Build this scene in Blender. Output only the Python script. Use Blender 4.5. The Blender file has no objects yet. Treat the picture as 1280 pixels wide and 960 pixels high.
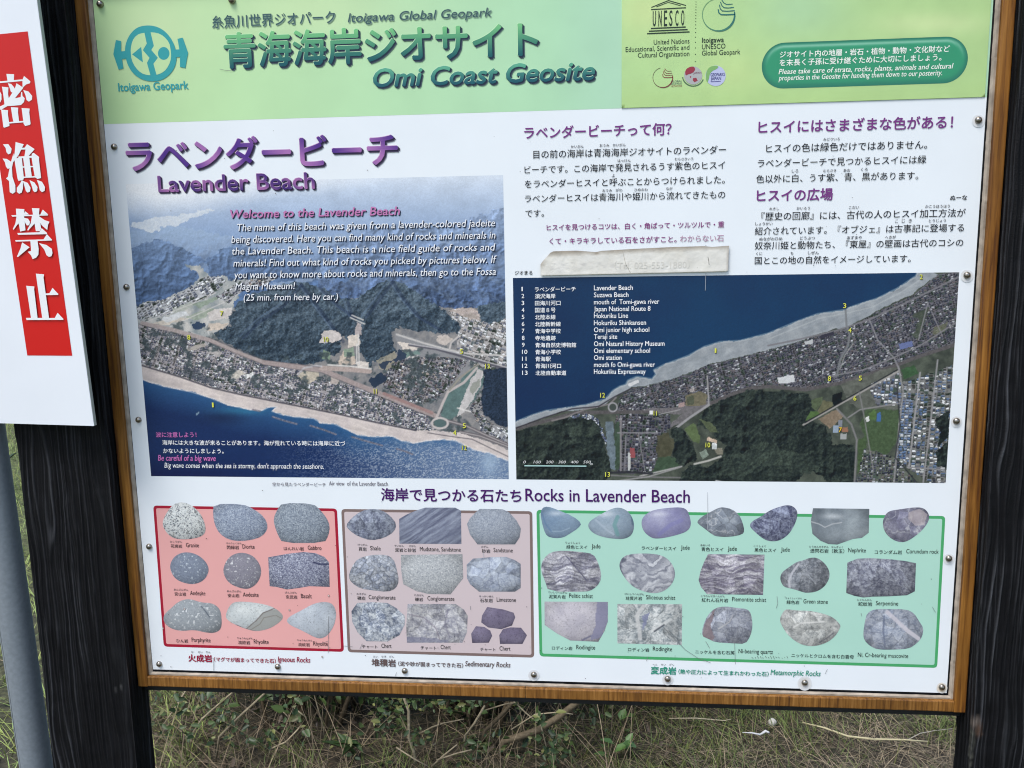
import bpy, math, random
import numpy as np
from mathutils import Vector, Matrix
rng = np.random.default_rng(7); random.seed(7)
S = bpy.context.scene
COL = S.collection
R_ = math.radians

# ------------------------------------------------------------------ camera, sky, sun, exposure
DIST, CAM_H, F_PX = 1.2683, 1.55, 1130.0          # metres to the board, eye height, focal length for a 1280 px wide photo
def _rot(a, b, c):
    Rx = np.array([[1, 0, 0], [0, math.cos(a), -math.sin(a)], [0, math.sin(a), math.cos(a)]])
    Ry = np.array([[math.cos(b), 0, math.sin(b)], [0, 1, 0], [-math.sin(b), 0, math.cos(b)]])
    Rz = np.array([[math.cos(c), -math.sin(c), 0], [math.sin(c), math.cos(c), 0], [0, 0, 1]])
    return Ry @ Rx @ Rz
RC = _rot(-0.1676511, -0.0972182, 0.0178863)      # camera (x right, y down, z forward) -> (right, down, into the scene)
CAM_POS = np.array([0.0, -DIST, CAM_H])
cam = bpy.data.cameras.new('camera'); cam_ob = bpy.data.objects.new('camera', cam); COL.objects.link(cam_ob)
cam.sensor_width = 36.0; cam.lens = 36.0 * F_PX / 1280.0; cam.clip_start = 0.02; cam.clip_end = 3000
def _w(d): return Vector((d[0], d[2], -d[1]))
cx_, cy_, cz_ = _w(RC @ np.array([1, 0, 0])), _w(RC @ np.array([0, -1, 0])), _w(RC @ np.array([0, 0, -1]))
m4 = Matrix(((cx_[0], cy_[0], cz_[0], 0), (cx_[1], cy_[1], cz_[1], -DIST), (cx_[2], cy_[2], cz_[2], CAM_H), (0, 0, 0, 1)))
cam_ob.matrix_world = m4
S.camera = cam_ob

SUN_EL, SUN_AZ = R_(60), R_(212)                  # azimuth measured from +Y towards +X : behind the viewer, veiled by cloud
wd = bpy.data.worlds.new('World'); S.world = wd; wd.use_nodes = True
nt = wd.node_tree; bg = nt.nodes['Background']
sky = nt.nodes.new('ShaderNodeTexSky'); sky.sky_type = 'NISHITA'; sky.sun_disc = False
sky.sun_elevation = SUN_EL; sky.sun_rotation = SUN_AZ
sky.air_density = 1.0; sky.dust_density = 2.0; sky.ozone_density = 1.0
nt.links.new(sky.outputs[0], bg.inputs[0]); bg.inputs[1].default_value = 0.11
sl = bpy.data.lights.new('sun', 'SUN'); sl.energy = 1.3; sl.angle = R_(25); sl.color = (1.0, 0.985, 0.96)
so = bpy.data.objects.new('sun', sl); COL.objects.link(so)
_d = Vector((math.sin(SUN_AZ) * math.cos(SUN_EL), math.cos(SUN_AZ) * math.cos(SUN_EL), math.sin(SUN_EL)))
so.rotation_euler = _d.to_track_quat('Z', 'Y').to_euler()
S.view_settings.view_transform = 'Standard'; S.view_settings.look = 'None'
S.view_settings.gamma = 1.0; S.view_settings.use_curve_mapping = False
S.view_settings.exposure = 1.10
S.cycles.filter_width = 1.1; S.cycles.max_bounces = 6; S.cycles.use_denoising = True

# ------------------------------------------------------------------ geometry helpers
def rays(px, py):
    px = np.asarray(px, float); py = np.asarray(py, float)
    d = np.stack([(px - 640) / F_PX, (py - 480) / F_PX, np.ones_like(px)], -1) @ RC.T
    return np.stack([d[..., 0], d[..., 2], -d[..., 1]], -1)      # world X, Y, Z
def P(px, py, Y=0.0):                              # photo pixel -> point of the vertical plane y = Y
    d = rays(px, py); t = (Y + DIST) / d[..., 1]
    return CAM_POS + d * t[..., None]
def G(px, py, z=0.0):                              # photo pixel -> point of the ground
    d = rays(px, py); t = (z - CAM_H) / d[..., 2]
    return CAM_POS + d * t[..., None]
def lin(c):
    c = np.asarray(c, float) / 255.0
    return np.where(c <= 0.04045, c / 12.92, ((np.maximum(c, 0) + 0.055) / 1.055) ** 2.4)
WHITE = lin((228, 233, 243))                       # what a surface of albedo 0.8 on the board comes out as in this light
def C(c):                                          # printed colour (as photographed) -> albedo
    return np.clip(lin(c) / WHITE * 0.80 - 0.009, 0.006, 0.86)

def mesh(name, v, f, mat, parent=None, cols=None, org=(0, 0, 0), smooth=False):
    v = np.asarray(v, float) - np.asarray(org, float)
    me = bpy.data.meshes.new(name)
    if isinstance(f, np.ndarray):
        n, k = f.shape
        me.vertices.add(len(v)); me.vertices.foreach_set('co', v.ravel())
        me.loops.add(n * k); me.loops.foreach_set('vertex_index', f.astype(np.int32).ravel())
        me.polygons.add(n); me.polygons.foreach_set('loop_start', np.arange(0, n * k, k, dtype=np.int32))
        me.update(calc_edges=True)
    else:
        me.from_pydata([tuple(p) for p in v], [], [tuple(int(i) for i in q) for q in f])
    me.validate()
    if cols is not None:
        ca = np.ones((len(v), 4)); ca[:, :3] = cols
        at = me.color_attributes.new('Col', 'FLOAT_COLOR', 'POINT'); at.data.foreach_set('color', ca.ravel())
    if smooth: me.polygons.foreach_set('use_smooth', np.ones(len(me.polygons), dtype=bool))
    me.materials.append(mat)
    o = bpy.data.objects.new(name, me); COL.objects.link(o)
    if parent is not None: o.parent = parent
    return o
def empty(name, loc, label, cat, group=None):
    o = bpy.data.objects.new(name, None); COL.objects.link(o); o.location = loc; o.empty_display_size = 0.1
    tag(o, label, cat, group); return o
def tag(o, label=None, cat=None, group=None, kind=None):
    if label: o['label'] = label
    if cat: o['category'] = cat
    if group: o['group'] = group
    if kind: o['kind'] = kind
    return o
class MB:                                          # collects pieces of ONE mesh
    def __init__(s): s.v = []; s.f = []; s.c = []; s.n = 0
    def add(s, v, f, col=None):
        v = np.asarray(v, float); s.v.append(v); s.f += [tuple(int(i) + s.n for i in q) for q in f]
        s.c.append(np.broadcast_to(np.asarray((1, 1, 1) if col is None else col, float), v.shape)); s.n += len(v)
    def box(s, x0, x1, y0, y1, z0, z1, col=None):
        v = [(x, y, z) for x in (x0, x1) for y in (y0, y1) for z in (z0, z1)]
        s.add(v, [(0, 1, 3, 2), (4, 6, 7, 5), (0, 4, 5, 1), (2, 3, 7, 6), (0, 2, 6, 4), (1, 5, 7, 3)], col)
    def tube(s, pts, rad, n=8, col=None):
        pts = [np.asarray(p, float) for p in pts]; k = len(pts)
        rad = np.broadcast_to(np.asarray(rad, float), (k,)); v = []; f = []
        for i in range(k):
            t = pts[min(i + 1, k - 1)] - pts[max(i - 1, 0)]; t = t / (np.linalg.norm(t) + 1e-9)
            a = np.cross(t, (0.31, 0.17, 0.93)); a /= np.linalg.norm(a) + 1e-9; b = np.cross(t, a)
            for j in range(n):
                w = 2 * math.pi * j / n; v.append(pts[i] + rad[i] * (a * math.cos(w) + b * math.sin(w)))
        for i in range(k - 1):
            for j in range(n):
                f.append((i * n + j, i * n + (j + 1) % n, (i + 1) * n + (j + 1) % n, (i + 1) * n + j))
        f.append(tuple(range(n))[::-1]); f.append(tuple((k - 1) * n + j for j in range(n)))
        s.add(v, f, col)
    def build(s, name, mat, parent=None, org=(0, 0, 0), smooth=False, cols=True):
        return mesh(name, np.concatenate(s.v), s.f, mat, parent, np.concatenate(s.c) if cols else None, org, smooth)

# ------------------------------------------------------------------ numpy noise
def _h(i, j, s):
    i = i.astype(np.int64); j = j.astype(np.int64)
    n = (i * 374761393 + j * 668265263 + s * 974634777) & 0xFFFFFFFF
    n = ((n ^ (n >> 13)) * 1274126177) & 0xFFFFFFFF
    n = ((n ^ (n >> 16)) * 2246822519) & 0xFFFFFFFF
    return ((n ^ (n >> 15)) & 0xFFFFFF) / float(0xFFFFFF)
def vn(x, y, s=0):
    i = np.floor(x); j = np.floor(y); u = x - i; v = y - j
    u = u * u * (3 - 2 * u); v = v * v * (3 - 2 * v)
    return (_h(i, j, s) * (1 - u) + _h(i + 1, j, s) * u) * (1 - v) + (_h(i, j + 1, s) * (1 - u) + _h(i + 1, j + 1, s) * u) * v
def fbm(x, y, f=1.0, o=4, s=0):
    r = 0; a = 0.5; t = 0
    for k in range(o):
        r = r + a * vn(x * f + 17.3 * k, y * f - 9.1 * k, s + k); t += a; a *= 0.55; f *= 2.03; x, y = .8 * x - .6 * y, .6 * x + .8 * y
    return r / t
def ridge(x, y, f=1.0, o=4, s=0):
    r = 0; a = 0.5; t = 0
    for k in range(o):
        r = r + a * (1 - np.abs(2 * vn(x * f + 17.3 * k, y * f - 9.1 * k, s + k) - 1)); t += a; a *= 0.55; f *= 2.03; x, y = .8 * x - .6 * y, .6 * x + .8 * y
    return r / t
def worley(x, y, f=1.0, s=0):
    x = x * f; y = y * f; i0 = np.floor(x); j0 = np.floor(y); d1 = np.full(len(x), 9.); d2 = np.full(len(x), 9.); idn = np.zeros(len(x))
    for a in (-1, 0, 1):
        for b2 in (-1, 0, 1):
            i = i0 + a; j = j0 + b2; d = np.hypot(i + _h(i, j, s) - x, j + _h(i, j, s + 1) - y); c = d < d1
            d2 = np.where(c, d1, np.minimum(d2, d)); idn = np.where(c, _h(i, j, s + 2), idn); d1 = np.where(c, d, d1)
    return idn, d2 - d1, d1
def relief(x, y, f, o=5, s=0, k=1.0):              # hill shading of a ridged height field, about -1..1
    H = lambda a, c: ridge(.83 * a + .56 * c + 9 * fbm(a, c, f * .8, 3, s + 40), .83 * c - .56 * a + 9 * fbm(a, c, f * .8, 3, s + 44), f, o, s) + .5 * fbm(a, c, f * .5, 2, s + 30)
    return np.clip((H(x + .9, y + .9) - H(x - .9, y - .9)) * k / f * .30, -1, 1)
def inpoly(x, y, pts):
    pts = np.asarray(pts, float); r = np.zeros(len(x), bool)
    b = (x >= pts[:, 0].min()) & (x <= pts[:, 0].max()) & (y >= pts[:, 1].min()) & (y <= pts[:, 1].max())
    ix = np.nonzero(b)[0]; X = x[ix]; Y = y[ix]; q = np.zeros(len(ix), bool)
    for k in range(len(pts)):
        x0, y0 = pts[k - 1]; x1, y1 = pts[k]
        if y0 == y1: continue
        c = ((y0 > Y) != (y1 > Y)) & (X < (x1 - x0) * (Y - y0) / (y1 - y0) + x0); q ^= c
    r[ix] = q; return r
def segd(x, y, pts):
    d = np.full(len(x), 1e9)
    for (x0, y0), (x1, y1) in zip(pts[:-1], pts[1:]):
        dx, dy = x1 - x0, y1 - y0; t = np.clip(((x - x0) * dx + (y - y0) * dy) / (dx * dx + dy * dy + 1e-9), 0, 1)
        d = np.minimum(d, np.hypot(x - x0 - t * dx, y - y0 - t * dy))
    return d

class Paint:                                       # the ink of one printed picture, one colour per mesh vertex
    def __init__(s, x, y, c): s.x = x; s.y = y; s.c = np.tile(np.asarray(c, float), (len(x), 1))
    def m(s, k, col, a=1.0):
        a = np.broadcast_to(np.asarray(a, float), (len(s.x),))[k][:, None]
        col = np.asarray(col, float); col = col[k] if col.ndim == 2 else col
        s.c[k] = s.c[k] * (1 - a) + col * a
    def poly(s, pts, col, a=1.0, wob=0.0, seed=0):
        x, y = s.x, s.y; wob = wob + .7
        if wob: x = x + (fbm(s.x, s.y, .18, 3, seed) - .5) * wob * 2; y = y + (fbm(s.x, s.y, .18, 3, seed + 50) - .5) * wob * 2
        k = inpoly(x, y, pts); s.m(k, col, a); return k
    def line(s, pts, w, col, a=1.0):
        d = segd(s.x, s.y, pts); k = d < w / 2 + .5
        s.m(k, col, a * np.clip(w / 2 + .5 - d, 0, 1))
    def town(s, pts, cw, ch, ang=0, seed=0, ground=(138, 138, 148), roofs=None, dens=.8, street=6, a=1.0, wob=2.0):
        roofs = np.array(roofs or [(66, 70, 92), (84, 88, 110), (58, 60, 80), (112, 115, 132), (150, 153, 165), (212, 217, 228), (172, 160, 155), (96, 84, 92)], float)
        x = s.x + (fbm(s.x, s.y, .15, 2, seed) - .5) * wob; y = s.y + (fbm(s.x, s.y, .15, 2, seed + 9) - .5) * wob
        k = inpoly(s.x + (fbm(s.x, s.y, .2, 2, seed + 3) - .5) * 4, s.y + (fbm(s.x, s.y, .2, 2, seed + 4) - .5) * 4, pts)
        ix = np.nonzero(k)[0]; ca, sa = math.cos(ang), math.sin(ang)
        u = (x[ix] * ca + y[ix] * sa) / cw; v = (-x[ix] * sa + y[ix] * ca) / ch
        col = np.tile(np.array(ground, float), (len(ix), 1)) * (0.78 + .44 * fbm(x[ix], y[ix], .5, 3, seed + 5))[:, None]
        i = np.floor(u); j = np.floor(v + .5 * _h(i, i * 0, seed + 1))
        vv = v + .5 * _h(np.floor(u), np.floor(u) * 0, seed + 1)
        r0 = _h(i, j, seed + 2); r1 = _h(i, j, seed + 3); r2 = _h(i, j, seed + 4)
        fx = u - i - .5 + (r1 - .5) * .25; fy = vv - j - .5 + (r2 - .5) * .25
        house = (r0 < dens) & (np.abs(fx) < .28 + .16 * r1) & (np.abs(fy) < .28 + .16 * r2)
        if street: house &= ~((np.mod(i, street) == 0) & (_h(np.floor(i / street), i * 0, seed + 7) < .7)) & ~((np.mod(j, street + 1) == 0) & (_h(np.floor(j / (street + 1)), j * 0, seed + 8) < .6))
        rc = roofs[(r1 * 7919 % 1 * len(roofs)).astype(int) % len(roofs)]
        shade = np.where(fy < 0, 1.12, .85)[:, None]
        col[house] = (rc * shade)[house]
        green = (~house) & (_h(i, j, seed + 11) < .3); col[green] = np.array([70, 82, 78]) * (.8 + .5 * fbm(x[ix], y[ix], .9, 2, seed))[green][:, None]
        sh = (r0 < dens) & ~house & (np.abs(fx + .12) < .3 + .16 * r1) & (np.abs(fy - .16) < .3 + .16 * r2); col[sh] *= .55
        s.c[ix] = s.c[ix] * (1 - a) + col * a
    def grain(s, amp, f=1.2, seed=0):
        s.c *= (1 + amp * (fbm(s.x, s.y, f, 2, seed) - .5))[:, None]

# ------------------------------------------------------------------ materials
def mat_new(name):
    m = bpy.data.materials.new(name); m.use_nodes = True; n = m.node_tree
    return m, n, n.nodes['Principled BSDF']
def node(n, t, **kw):
    q = n.nodes.new(t)
    for k, v in kw.items():
        if k in q.inputs.keys(): q.inputs[k].default_value = v
        else: setattr(q, k, v)
    return q
def attr_mat(name, rough=.4, spec=.4, var=0.0, vscale=40, bump=0.0, bscale=200, sss=0):
    m, n, b = mat_new(name); a = node(n, 'ShaderNodeAttribute', attribute_name='Col'); out = a.outputs['Color']
    b.inputs['Roughness'].default_value = rough; b.inputs['Specular IOR Level'].default_value = spec
    if var:
        tc = node(n, 'ShaderNodeTexCoord'); no = node(n, 'ShaderNodeTexNoise', Scale=vscale, Detail=5.0)
        n.links.new(tc.outputs['Object'], no.inputs['Vector'])
        mr = node(n, 'ShaderNodeMapRange'); mr.inputs[1].default_value = .3; mr.inputs[2].default_value = .7
        mr.inputs[3].default_value = 1 - var; mr.inputs[4].default_value = 1 + var * .4
        n.links.new(no.outputs[0], mr.inputs[0])
        vm = node(n, 'ShaderNodeVectorMath', operation='SCALE'); n.links.new(out, vm.inputs[0]); n.links.new(mr.outputs[0], vm.inputs['Scale']); out = vm.outputs[0]
    n.links.new(out, b.inputs['Base Color'])
    if bump:
        tc = node(n, 'ShaderNodeTexCoord'); no = node(n, 'ShaderNodeTexNoise', Scale=bscale, Detail=4.0); n.links.new(tc.outputs['Object'], no.inputs['Vector'])
        bp = node(n, 'ShaderNodeBump', Strength=bump, Distance=.002); n.links.new(no.outputs[0], bp.inputs['Height']); n.links.new(bp.outputs[0], b.inputs['Normal'])
    return m
M_INK = attr_mat('printed_vinyl', .38, .28, .035, 9)
M_SHEET = attr_mat('glossy_overlay_vinyl', .24, .5, .03, 14, .12, 60)
M_PLATE = attr_mat('white_sign_plate', .45, .35, .03, 8)
M_LEAF = attr_mat('leaf', .45, .4)
M_GRASS = attr_mat('grass_blade', .6, .25)
M_BARK = attr_mat('twig_bark', .75, .2, .35, 120, .5, 300)
M_TAPE = attr_mat('old_paper_label', .6, .25, .12, 60, .5, 90)
M_CHAR = attr_mat('charred_cedar', .62, .16, .25, 60, .5, 500)

def wood_mat(name, c0, c1, c2, streak, across=False):
    m, n, b = mat_new(name); tc = node(n, 'ShaderNodeTexCoord')
    mp = node(n, 'ShaderNodeMapping'); mp.inputs['Scale'].default_value = streak; n.links.new(tc.outputs['Object'], mp.inputs['Vector'])
    n1 = node(n, 'ShaderNodeTexNoise', Scale=1.0, Detail=6.0, Roughness=.6, Distortion=.35); n.links.new(mp.outputs[0], n1.inputs['Vector'])
    r = node(n, 'ShaderNodeValToRGB'); n.links.new(n1.outputs[0], r.inputs[0])
    e = r.color_ramp.elements; e[0].position = .30; e[0].color = (*C(c0), 1); e[1].position = .72; e[1].color = (*C(c2), 1)
    q = e.new(.5); q.color = (*C(c1), 1)
    n2 = node(n, 'ShaderNodeTexNoise', Scale=7.0, Detail=5.0); n.links.new(tc.outputs['Object'], n2.inputs['Vector'])
    mr = node(n, 'ShaderNodeMapRange'); mr.inputs[1].default_value = .35; mr.inputs[2].default_value = .65; mr.inputs[3].default_value = .78; mr.inputs[4].default_value = 1.12
    n.links.new(n2.outputs[0], mr.inputs[0])
    vm = node(n, 'ShaderNodeVectorMath', operation='SCALE'); n.links.new(r.outputs[0], vm.inputs[0]); n.links.new(mr.outputs[0], vm.inputs['Scale'])
    n.links.new(vm.outputs[0], b.inputs['Base Color']); b.inputs['Roughness'].default_value = .5; b.inputs['Specular IOR Level'].default_value = .35
    bp = node(n, 'ShaderNodeBump', Strength=.35, Distance=.001); n.links.new(n1.outputs[0], bp.inputs['Height']); n.links.new(bp.outputs[0], b.inputs['Normal'])
    return m
M_WOODV = wood_mat('amber_stained_wood', (74, 46, 20), (128, 87, 42), (158, 113, 58), (190, 190, 7))
M_WOODB = wood_mat('amber_sawn_wood', (80, 54, 26), (126, 88, 46), (154, 114, 66), (300, 300, 12))
def plain(name, col, rough=.5, metal=0.0, spec=.5, var=0, vs=60):
    m, n, b = mat_new(name); b.inputs['Base Color'].default_value = (*col, 1); b.inputs['Roughness'].default_value = rough
    b.inputs['Metallic'].default_value = metal; b.inputs['Specular IOR Level'].default_value = spec
    if var:
        tc = node(n, 'ShaderNodeTexCoord'); no = node(n, 'ShaderNodeTexNoise', Scale=vs, Detail=6.0); n.links.new(tc.outputs['Object'], no.inputs['Vector'])
        r = node(n, 'ShaderNodeValToRGB'); n.links.new(no.outputs[0], r.inputs[0]); e = r.color_ramp.elements
        e[0].position = .3; e[1].position = .7; e[0].color = (*[c * (1 - var) for c in col], 1); e[1].color = (*[min(1, c * (1 + var)) for c in col], 1)
        n.links.new(r.outputs[0], b.inputs['Base Color'])
    return m
M_SCREW = plain('aged_steel', (.30, .27, .23), .30, .95, .5, .35, 300)
M_SEAL = plain('weathered_sealant', C((158, 150, 142)), .8, 0, .2, .3, 60)
M_GALV = plain('galvanised_steel', (.24, .27, .295), .55, .2, .4, .10, 160)
M_BEAM = plain('black_painted_timber', (.012, .012, .014), .5, 0, .5, .3, 60)
M_STONE = plain('pale_pebble', (.5, .48, .42), .7, 0, .3, .2, 90)
M_SCRAP = plain('white_plastic_scrap', (.6, .6, .6), .5)

# ------------------------------------------------------------------ ground
m, n, b = mat_new('grassy_soil'); M_SOIL = m
tc = node(n, 'ShaderNodeTexCoord'); n1 = node(n, 'ShaderNodeTexNoise', Scale=1.3, Detail=8.0); n2 = node(n, 'ShaderNodeTexNoise', Scale=38.0, Detail=6.0)
for q in (n1, n2): n.links.new(tc.outputs['Object'], q.inputs['Vector'])
r1 = node(n, 'ShaderNodeValToRGB'); n.links.new(n1.outputs[0], r1.inputs[0]); e = r1.color_ramp.elements
e[0].position = .36; e[0].color = (.055, .043, .028, 1); e[1].position = .62; e[1].color = (.06, .06, .028, 1)
r2 = node(n, 'ShaderNodeMapRange'); n.links.new(n2.outputs[0], r2.inputs[0]); r2.inputs[1].default_value = .3; r2.inputs[2].default_value = .7; r2.inputs[3].default_value = .35; r2.inputs[4].default_value = 1.35
ln_ = node(n, 'ShaderNodeVectorMath', operation='LENGTH'); n.links.new(tc.outputs['Object'], ln_.inputs[0])
far_ = node(n, 'ShaderNodeMapRange'); far_.inputs[1].default_value = 2.2; far_.inputs[2].default_value = 5.0; n.links.new(ln_.outputs['Value'], far_.inputs[0])
mx_ = node(n, 'ShaderNodeMix', data_type='RGBA'); n.links.new(far_.outputs[0], mx_.inputs[0]); n.links.new(r1.outputs[0], mx_.inputs[6]); mx_.inputs[7].default_value = (.105, .125, .045, 1)   # trodden soil round the board, meadow beyond
vm = node(n, 'ShaderNodeVectorMath', operation='SCALE'); n.links.new(mx_.outputs[2], vm.inputs[0]); n.links.new(r2.outputs[0], vm.inputs['Scale'])
n.links.new(vm.outputs[0], b.inputs['Base Color']); b.inputs['Roughness'].default_value = .9
bp = node(n, 'ShaderNodeBump', Strength=.8, Distance=.02); n.links.new(n2.outputs[0], bp.inputs['Height']); n.links.new(bp.outputs[0], b.inputs['Normal'])
def gz(x, y):
    return .03 * (fbm(x, y, .9, 3, 77) - .5) + .012 * (fbm(x, y, 6., 2, 78) - .5)
xs = np.concatenate([np.array([-900, -200, -50, -15]), np.linspace(-8, 6, 141), np.array([15, 50, 200, 900])])
ys = np.concatenate([np.array([-900, -200, -50, -12]), np.linspace(-4, 10, 141), np.array([20, 60, 220, 900])])
gx, gy = np.meshgrid(xs, ys, indexing='ij'); nx, ny = gx.shape
gv = np.stack([gx.ravel(), gy.ravel(), gz(gx.ravel(), gy.ravel())], 1)
ii, jj = np.meshgrid(np.arange(nx - 1), np.arange(ny - 1), indexing='ij'); a0 = (ii * ny + jj).ravel()
ground = mesh('ground', gv, np.stack([a0, a0 + ny, a0 + ny + 1, a0 + 1], 1), M_SOIL, smooth=True)
tag(ground, kind='structure')

# ------------------------------------------------------------------ the information board: posts, frame, panel
BX, BZ = -0.099, 0.0
ORG = (BX, 0.0, 0.0)
board = empty('information_board', ORG, 'large bilingual information board about coastal rocks in an amber wood frame between black posts', 'information board')
XL, XR = -0.7225, 0.5252                           # frame outer edges
PL, PR, PB, PT = -0.6995, 0.5003, CAM_H - 0.6704, CAM_H + 0.331
FB = CAM_H - 0.6955; FT = PT + .024

def charred_post(x0, x1, y0, y1, z0, z1, seed, worn):
    """one plank: front and both side faces follow the raised grain of burnt cedar"""
    nf, ns, nz = 150, 44, 520
    px_ = np.concatenate([np.full(ns, x0), np.linspace(x0, x1, nf), np.full(ns, x1)])
    py_ = np.concatenate([np.linspace(y1, y0, ns), np.full(nf, y0), np.linspace(y0, y1, ns)])
    s_ = np.concatenate([[0], np.cumsum(np.hypot(np.diff(px_), np.diff(py_)))])
    nrm = np.concatenate([np.tile((-1, 0), (ns, 1)), np.tile((0, -1), (nf, 1)), np.tile((1, 0), (ns, 1))]).astype(float)
    nrm[ns - 1] = nrm[ns] = (-.7, -.7); nrm[ns + nf - 1] = nrm[ns + nf] = (.7, -.7)
    z = np.linspace(z0, z1, nz); A, Z = np.meshgrid(s_, z, indexing='ij')
    w = A + .010 * (fbm(A * 9, Z * 3.2, 1., 3, seed) - .5) + .004 * (fbm(A * 30, Z * 14, 1, 2, seed + 4) - .5)
    rk = random.Random(seed)
    for _ in range(7):
        ks, kz, kr = rk.uniform(s_[0], s_[-1]), rk.uniform(z0 + .3, z1), rk.uniform(.010, .022); dk = np.hypot((A - ks) / kr, (Z - kz) / (kr * 3.2)); w = w + (A - ks) * .75 * np.exp(-dk ** 2)
    def rings(fr, wid, kz, sd):                     # raised growth rings: thin wavering lines that fade in and out along the plank
        ph = w * fr + 3.2 * fbm(A * 20, Z * 2.6, 1., 3, sd); k = np.floor(ph); q = np.abs(ph - k - .5 + .3 * (_h(k, k * 0, sd) - .5))
        return np.clip(1 - q / wid, 0, 1), np.clip((fbm(k * 5.37, Z * kz, 1., 3, sd + 1) - .40) * 5, 0, 1) * (.35 + .65 * _h(k, k * 0, sd + 2))
    l1, s1 = rings(100, .17, 6, seed + 20); l2, s2 = rings(205, .2, 11, seed + 24); g1 = np.clip(l1 * 1.6, 0, 1); g2 = l2
    pit = fbm(A * 40, Z * 60, 1., 3, seed + 3); patch = fbm(A * 14, Z * 5, 1., 3, seed + 6)
    crest = (l1 * s1 + .55 * l2 * s2) * np.clip((patch - .30) * 4, .25, 1)
    disp = .0016 * g1 + .0005 * g2 - .0012 * np.clip(pit - .55, 0, 1) * 2
    X = px_[:, None] + nrm[:, 0:1] * disp; Y = py_[:, None] + nrm[:, 1:2] * disp
    v = np.stack([X.ravel(), Y.ravel(), Z.ravel()], 1); N = len(px_)
    ii, jj = np.meshgrid(np.arange(N - 1), np.arange(nz - 1), indexing='ij'); a0 = (ii * nz + jj).ravel()
    f = np.stack([a0, a0 + nz, a0 + nz + 1, a0 + 1], 1)
    bs = np.array([0, nz - 1, N * nz - 1, (N - 1) * nz]); f = np.concatenate([f, [bs[::-1]]])   # back
    col = np.array([.0040, .0040, .0050]) * (.7 + .6 * pit.ravel())[:, None] + np.array([.060, .062, .067]) * crest.ravel()[:, None] * 1.0
    for (qx, qz, rr, cc) in worn:
        d = np.hypot((v[:, 0] - qx) / rr, (v[:, 2] - qz) / (rr * 1.6)) + .8 * (fbm(v[:, 0], v[:, 2], 120, 3, 5) - .5)
        k = (np.clip(1 - d, 0, 1) * (v[:, 1] < y0 + .007))[:, None]; col = col * (1 - k) + np.array(cc) * k
    return v, f, col
YP0, YP1 = -0.030, 0.024
for (x0, x1, sd, worn) in ((XL - .002 - .139, XL - .002, 11, [(P(164, 846)[0], P(164, 846)[2], .004, (.07, .07, .07)), (P(157, 850)[0], P(157, 850)[2], .003, (.05, .05, .05))]), (XR + .002, XR + .002 + .132, 29, [(XR + .006, .851, .009, (.16, .13, .11)), (XR + .010, .843, .008, (.10, .06, .04))] + [(XR + .0025 + .001 * math.sin(q * 2.3), .835 - .012 * q, .0042 + .001 * math.sin(q), (.085, .085, .07)) for q in range(14)])):
    v, f, col = charred_post(x0, x1, YP0, YP1, -.2, FT + .25, sd, worn)
    mesh('post', v, f, M_CHAR, board, col, ORG)
mb = MB(); mb.box(XL - .0015, XR + .0015, .012, .050, FB - .0168, FB + .06); mb.build('crossbeam', M_BEAM, board, ORG, cols=False)
mb = MB(); mb.box(XL + .006, XR - .006, .0035, .0119, FB + .004, FT - .004); mb.build('backing_sheet', M_BEAM, board, ORG, cols=False)

def rail(name, x0, x1, z0, z1, mat, label=None):
    mb = MB(); y0, y1, r = -.008, .0118, .0016; ax = max(x1 - x0, z1 - z0); n = max(2, int(ax / .02)); horiz = (x1 - x0) > (z1 - z0)
    prof = [(0, y1), (0, y0 + r), (r * .3, y0 + r * .3), (r, y0), (1, y0), (2, y0 + r * .3), (3, y0 + r), (3, y1)]
    wdt = (z1 - z0) if horiz else (x1 - x0); v = []
    offs = [0, 0, r * .3, r, wdt - r, wdt - r * .3, wdt, wdt]; yy = [y1, y0 + r, y0 + r * .3, y0, y0, y0 + r * .3, y0 + r, y1]
    for i in range(n + 1):
        t = i / n
        for k in range(8):
            jit = .0004 * (vn(np.array([t * ax * 60]), np.array([k * 3.7]), 3)[0] - .5)
            if horiz: v.append((x0 + t * (x1 - x0), yy[k] + jit, z0 + offs[k] + jit))
            else: v.append((x0 + offs[k] + jit, yy[k] + jit, z0 + t * (z1 - z0)))
    f = [(i * 8 + k, i * 8 + k + 1, (i + 1) * 8 + k + 1, (i + 1) * 8 + k) for i in range(n) for k in range(7)]
    f += [tuple(range(8)), tuple(n * 8 + k for k in range(7, -1, -1))]
    mb.add(v, f); o = mb.build(name, mat, board, ORG, cols=False)
    if label: o['label'] = label
    return o
FW = .0165
rail('frame_rail', XL, XL + FW, FB, FT, M_WOODV); rail('frame_rail', XR - FW, XR, FB, FT, M_WOODV)
jx = P(657, 866)[0]
rail('frame_rail', XL + FW + .0003, jx - .0006, FB, FB + FW, M_WOODB); rail('frame_rail', jx + .0006, XR - FW - .0003, FB, FB + FW, M_WOODB)
rail('frame_rail', XL + FW + .0003, XR - FW - .0003, FT - FW, FT, M_WOODB)
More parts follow.
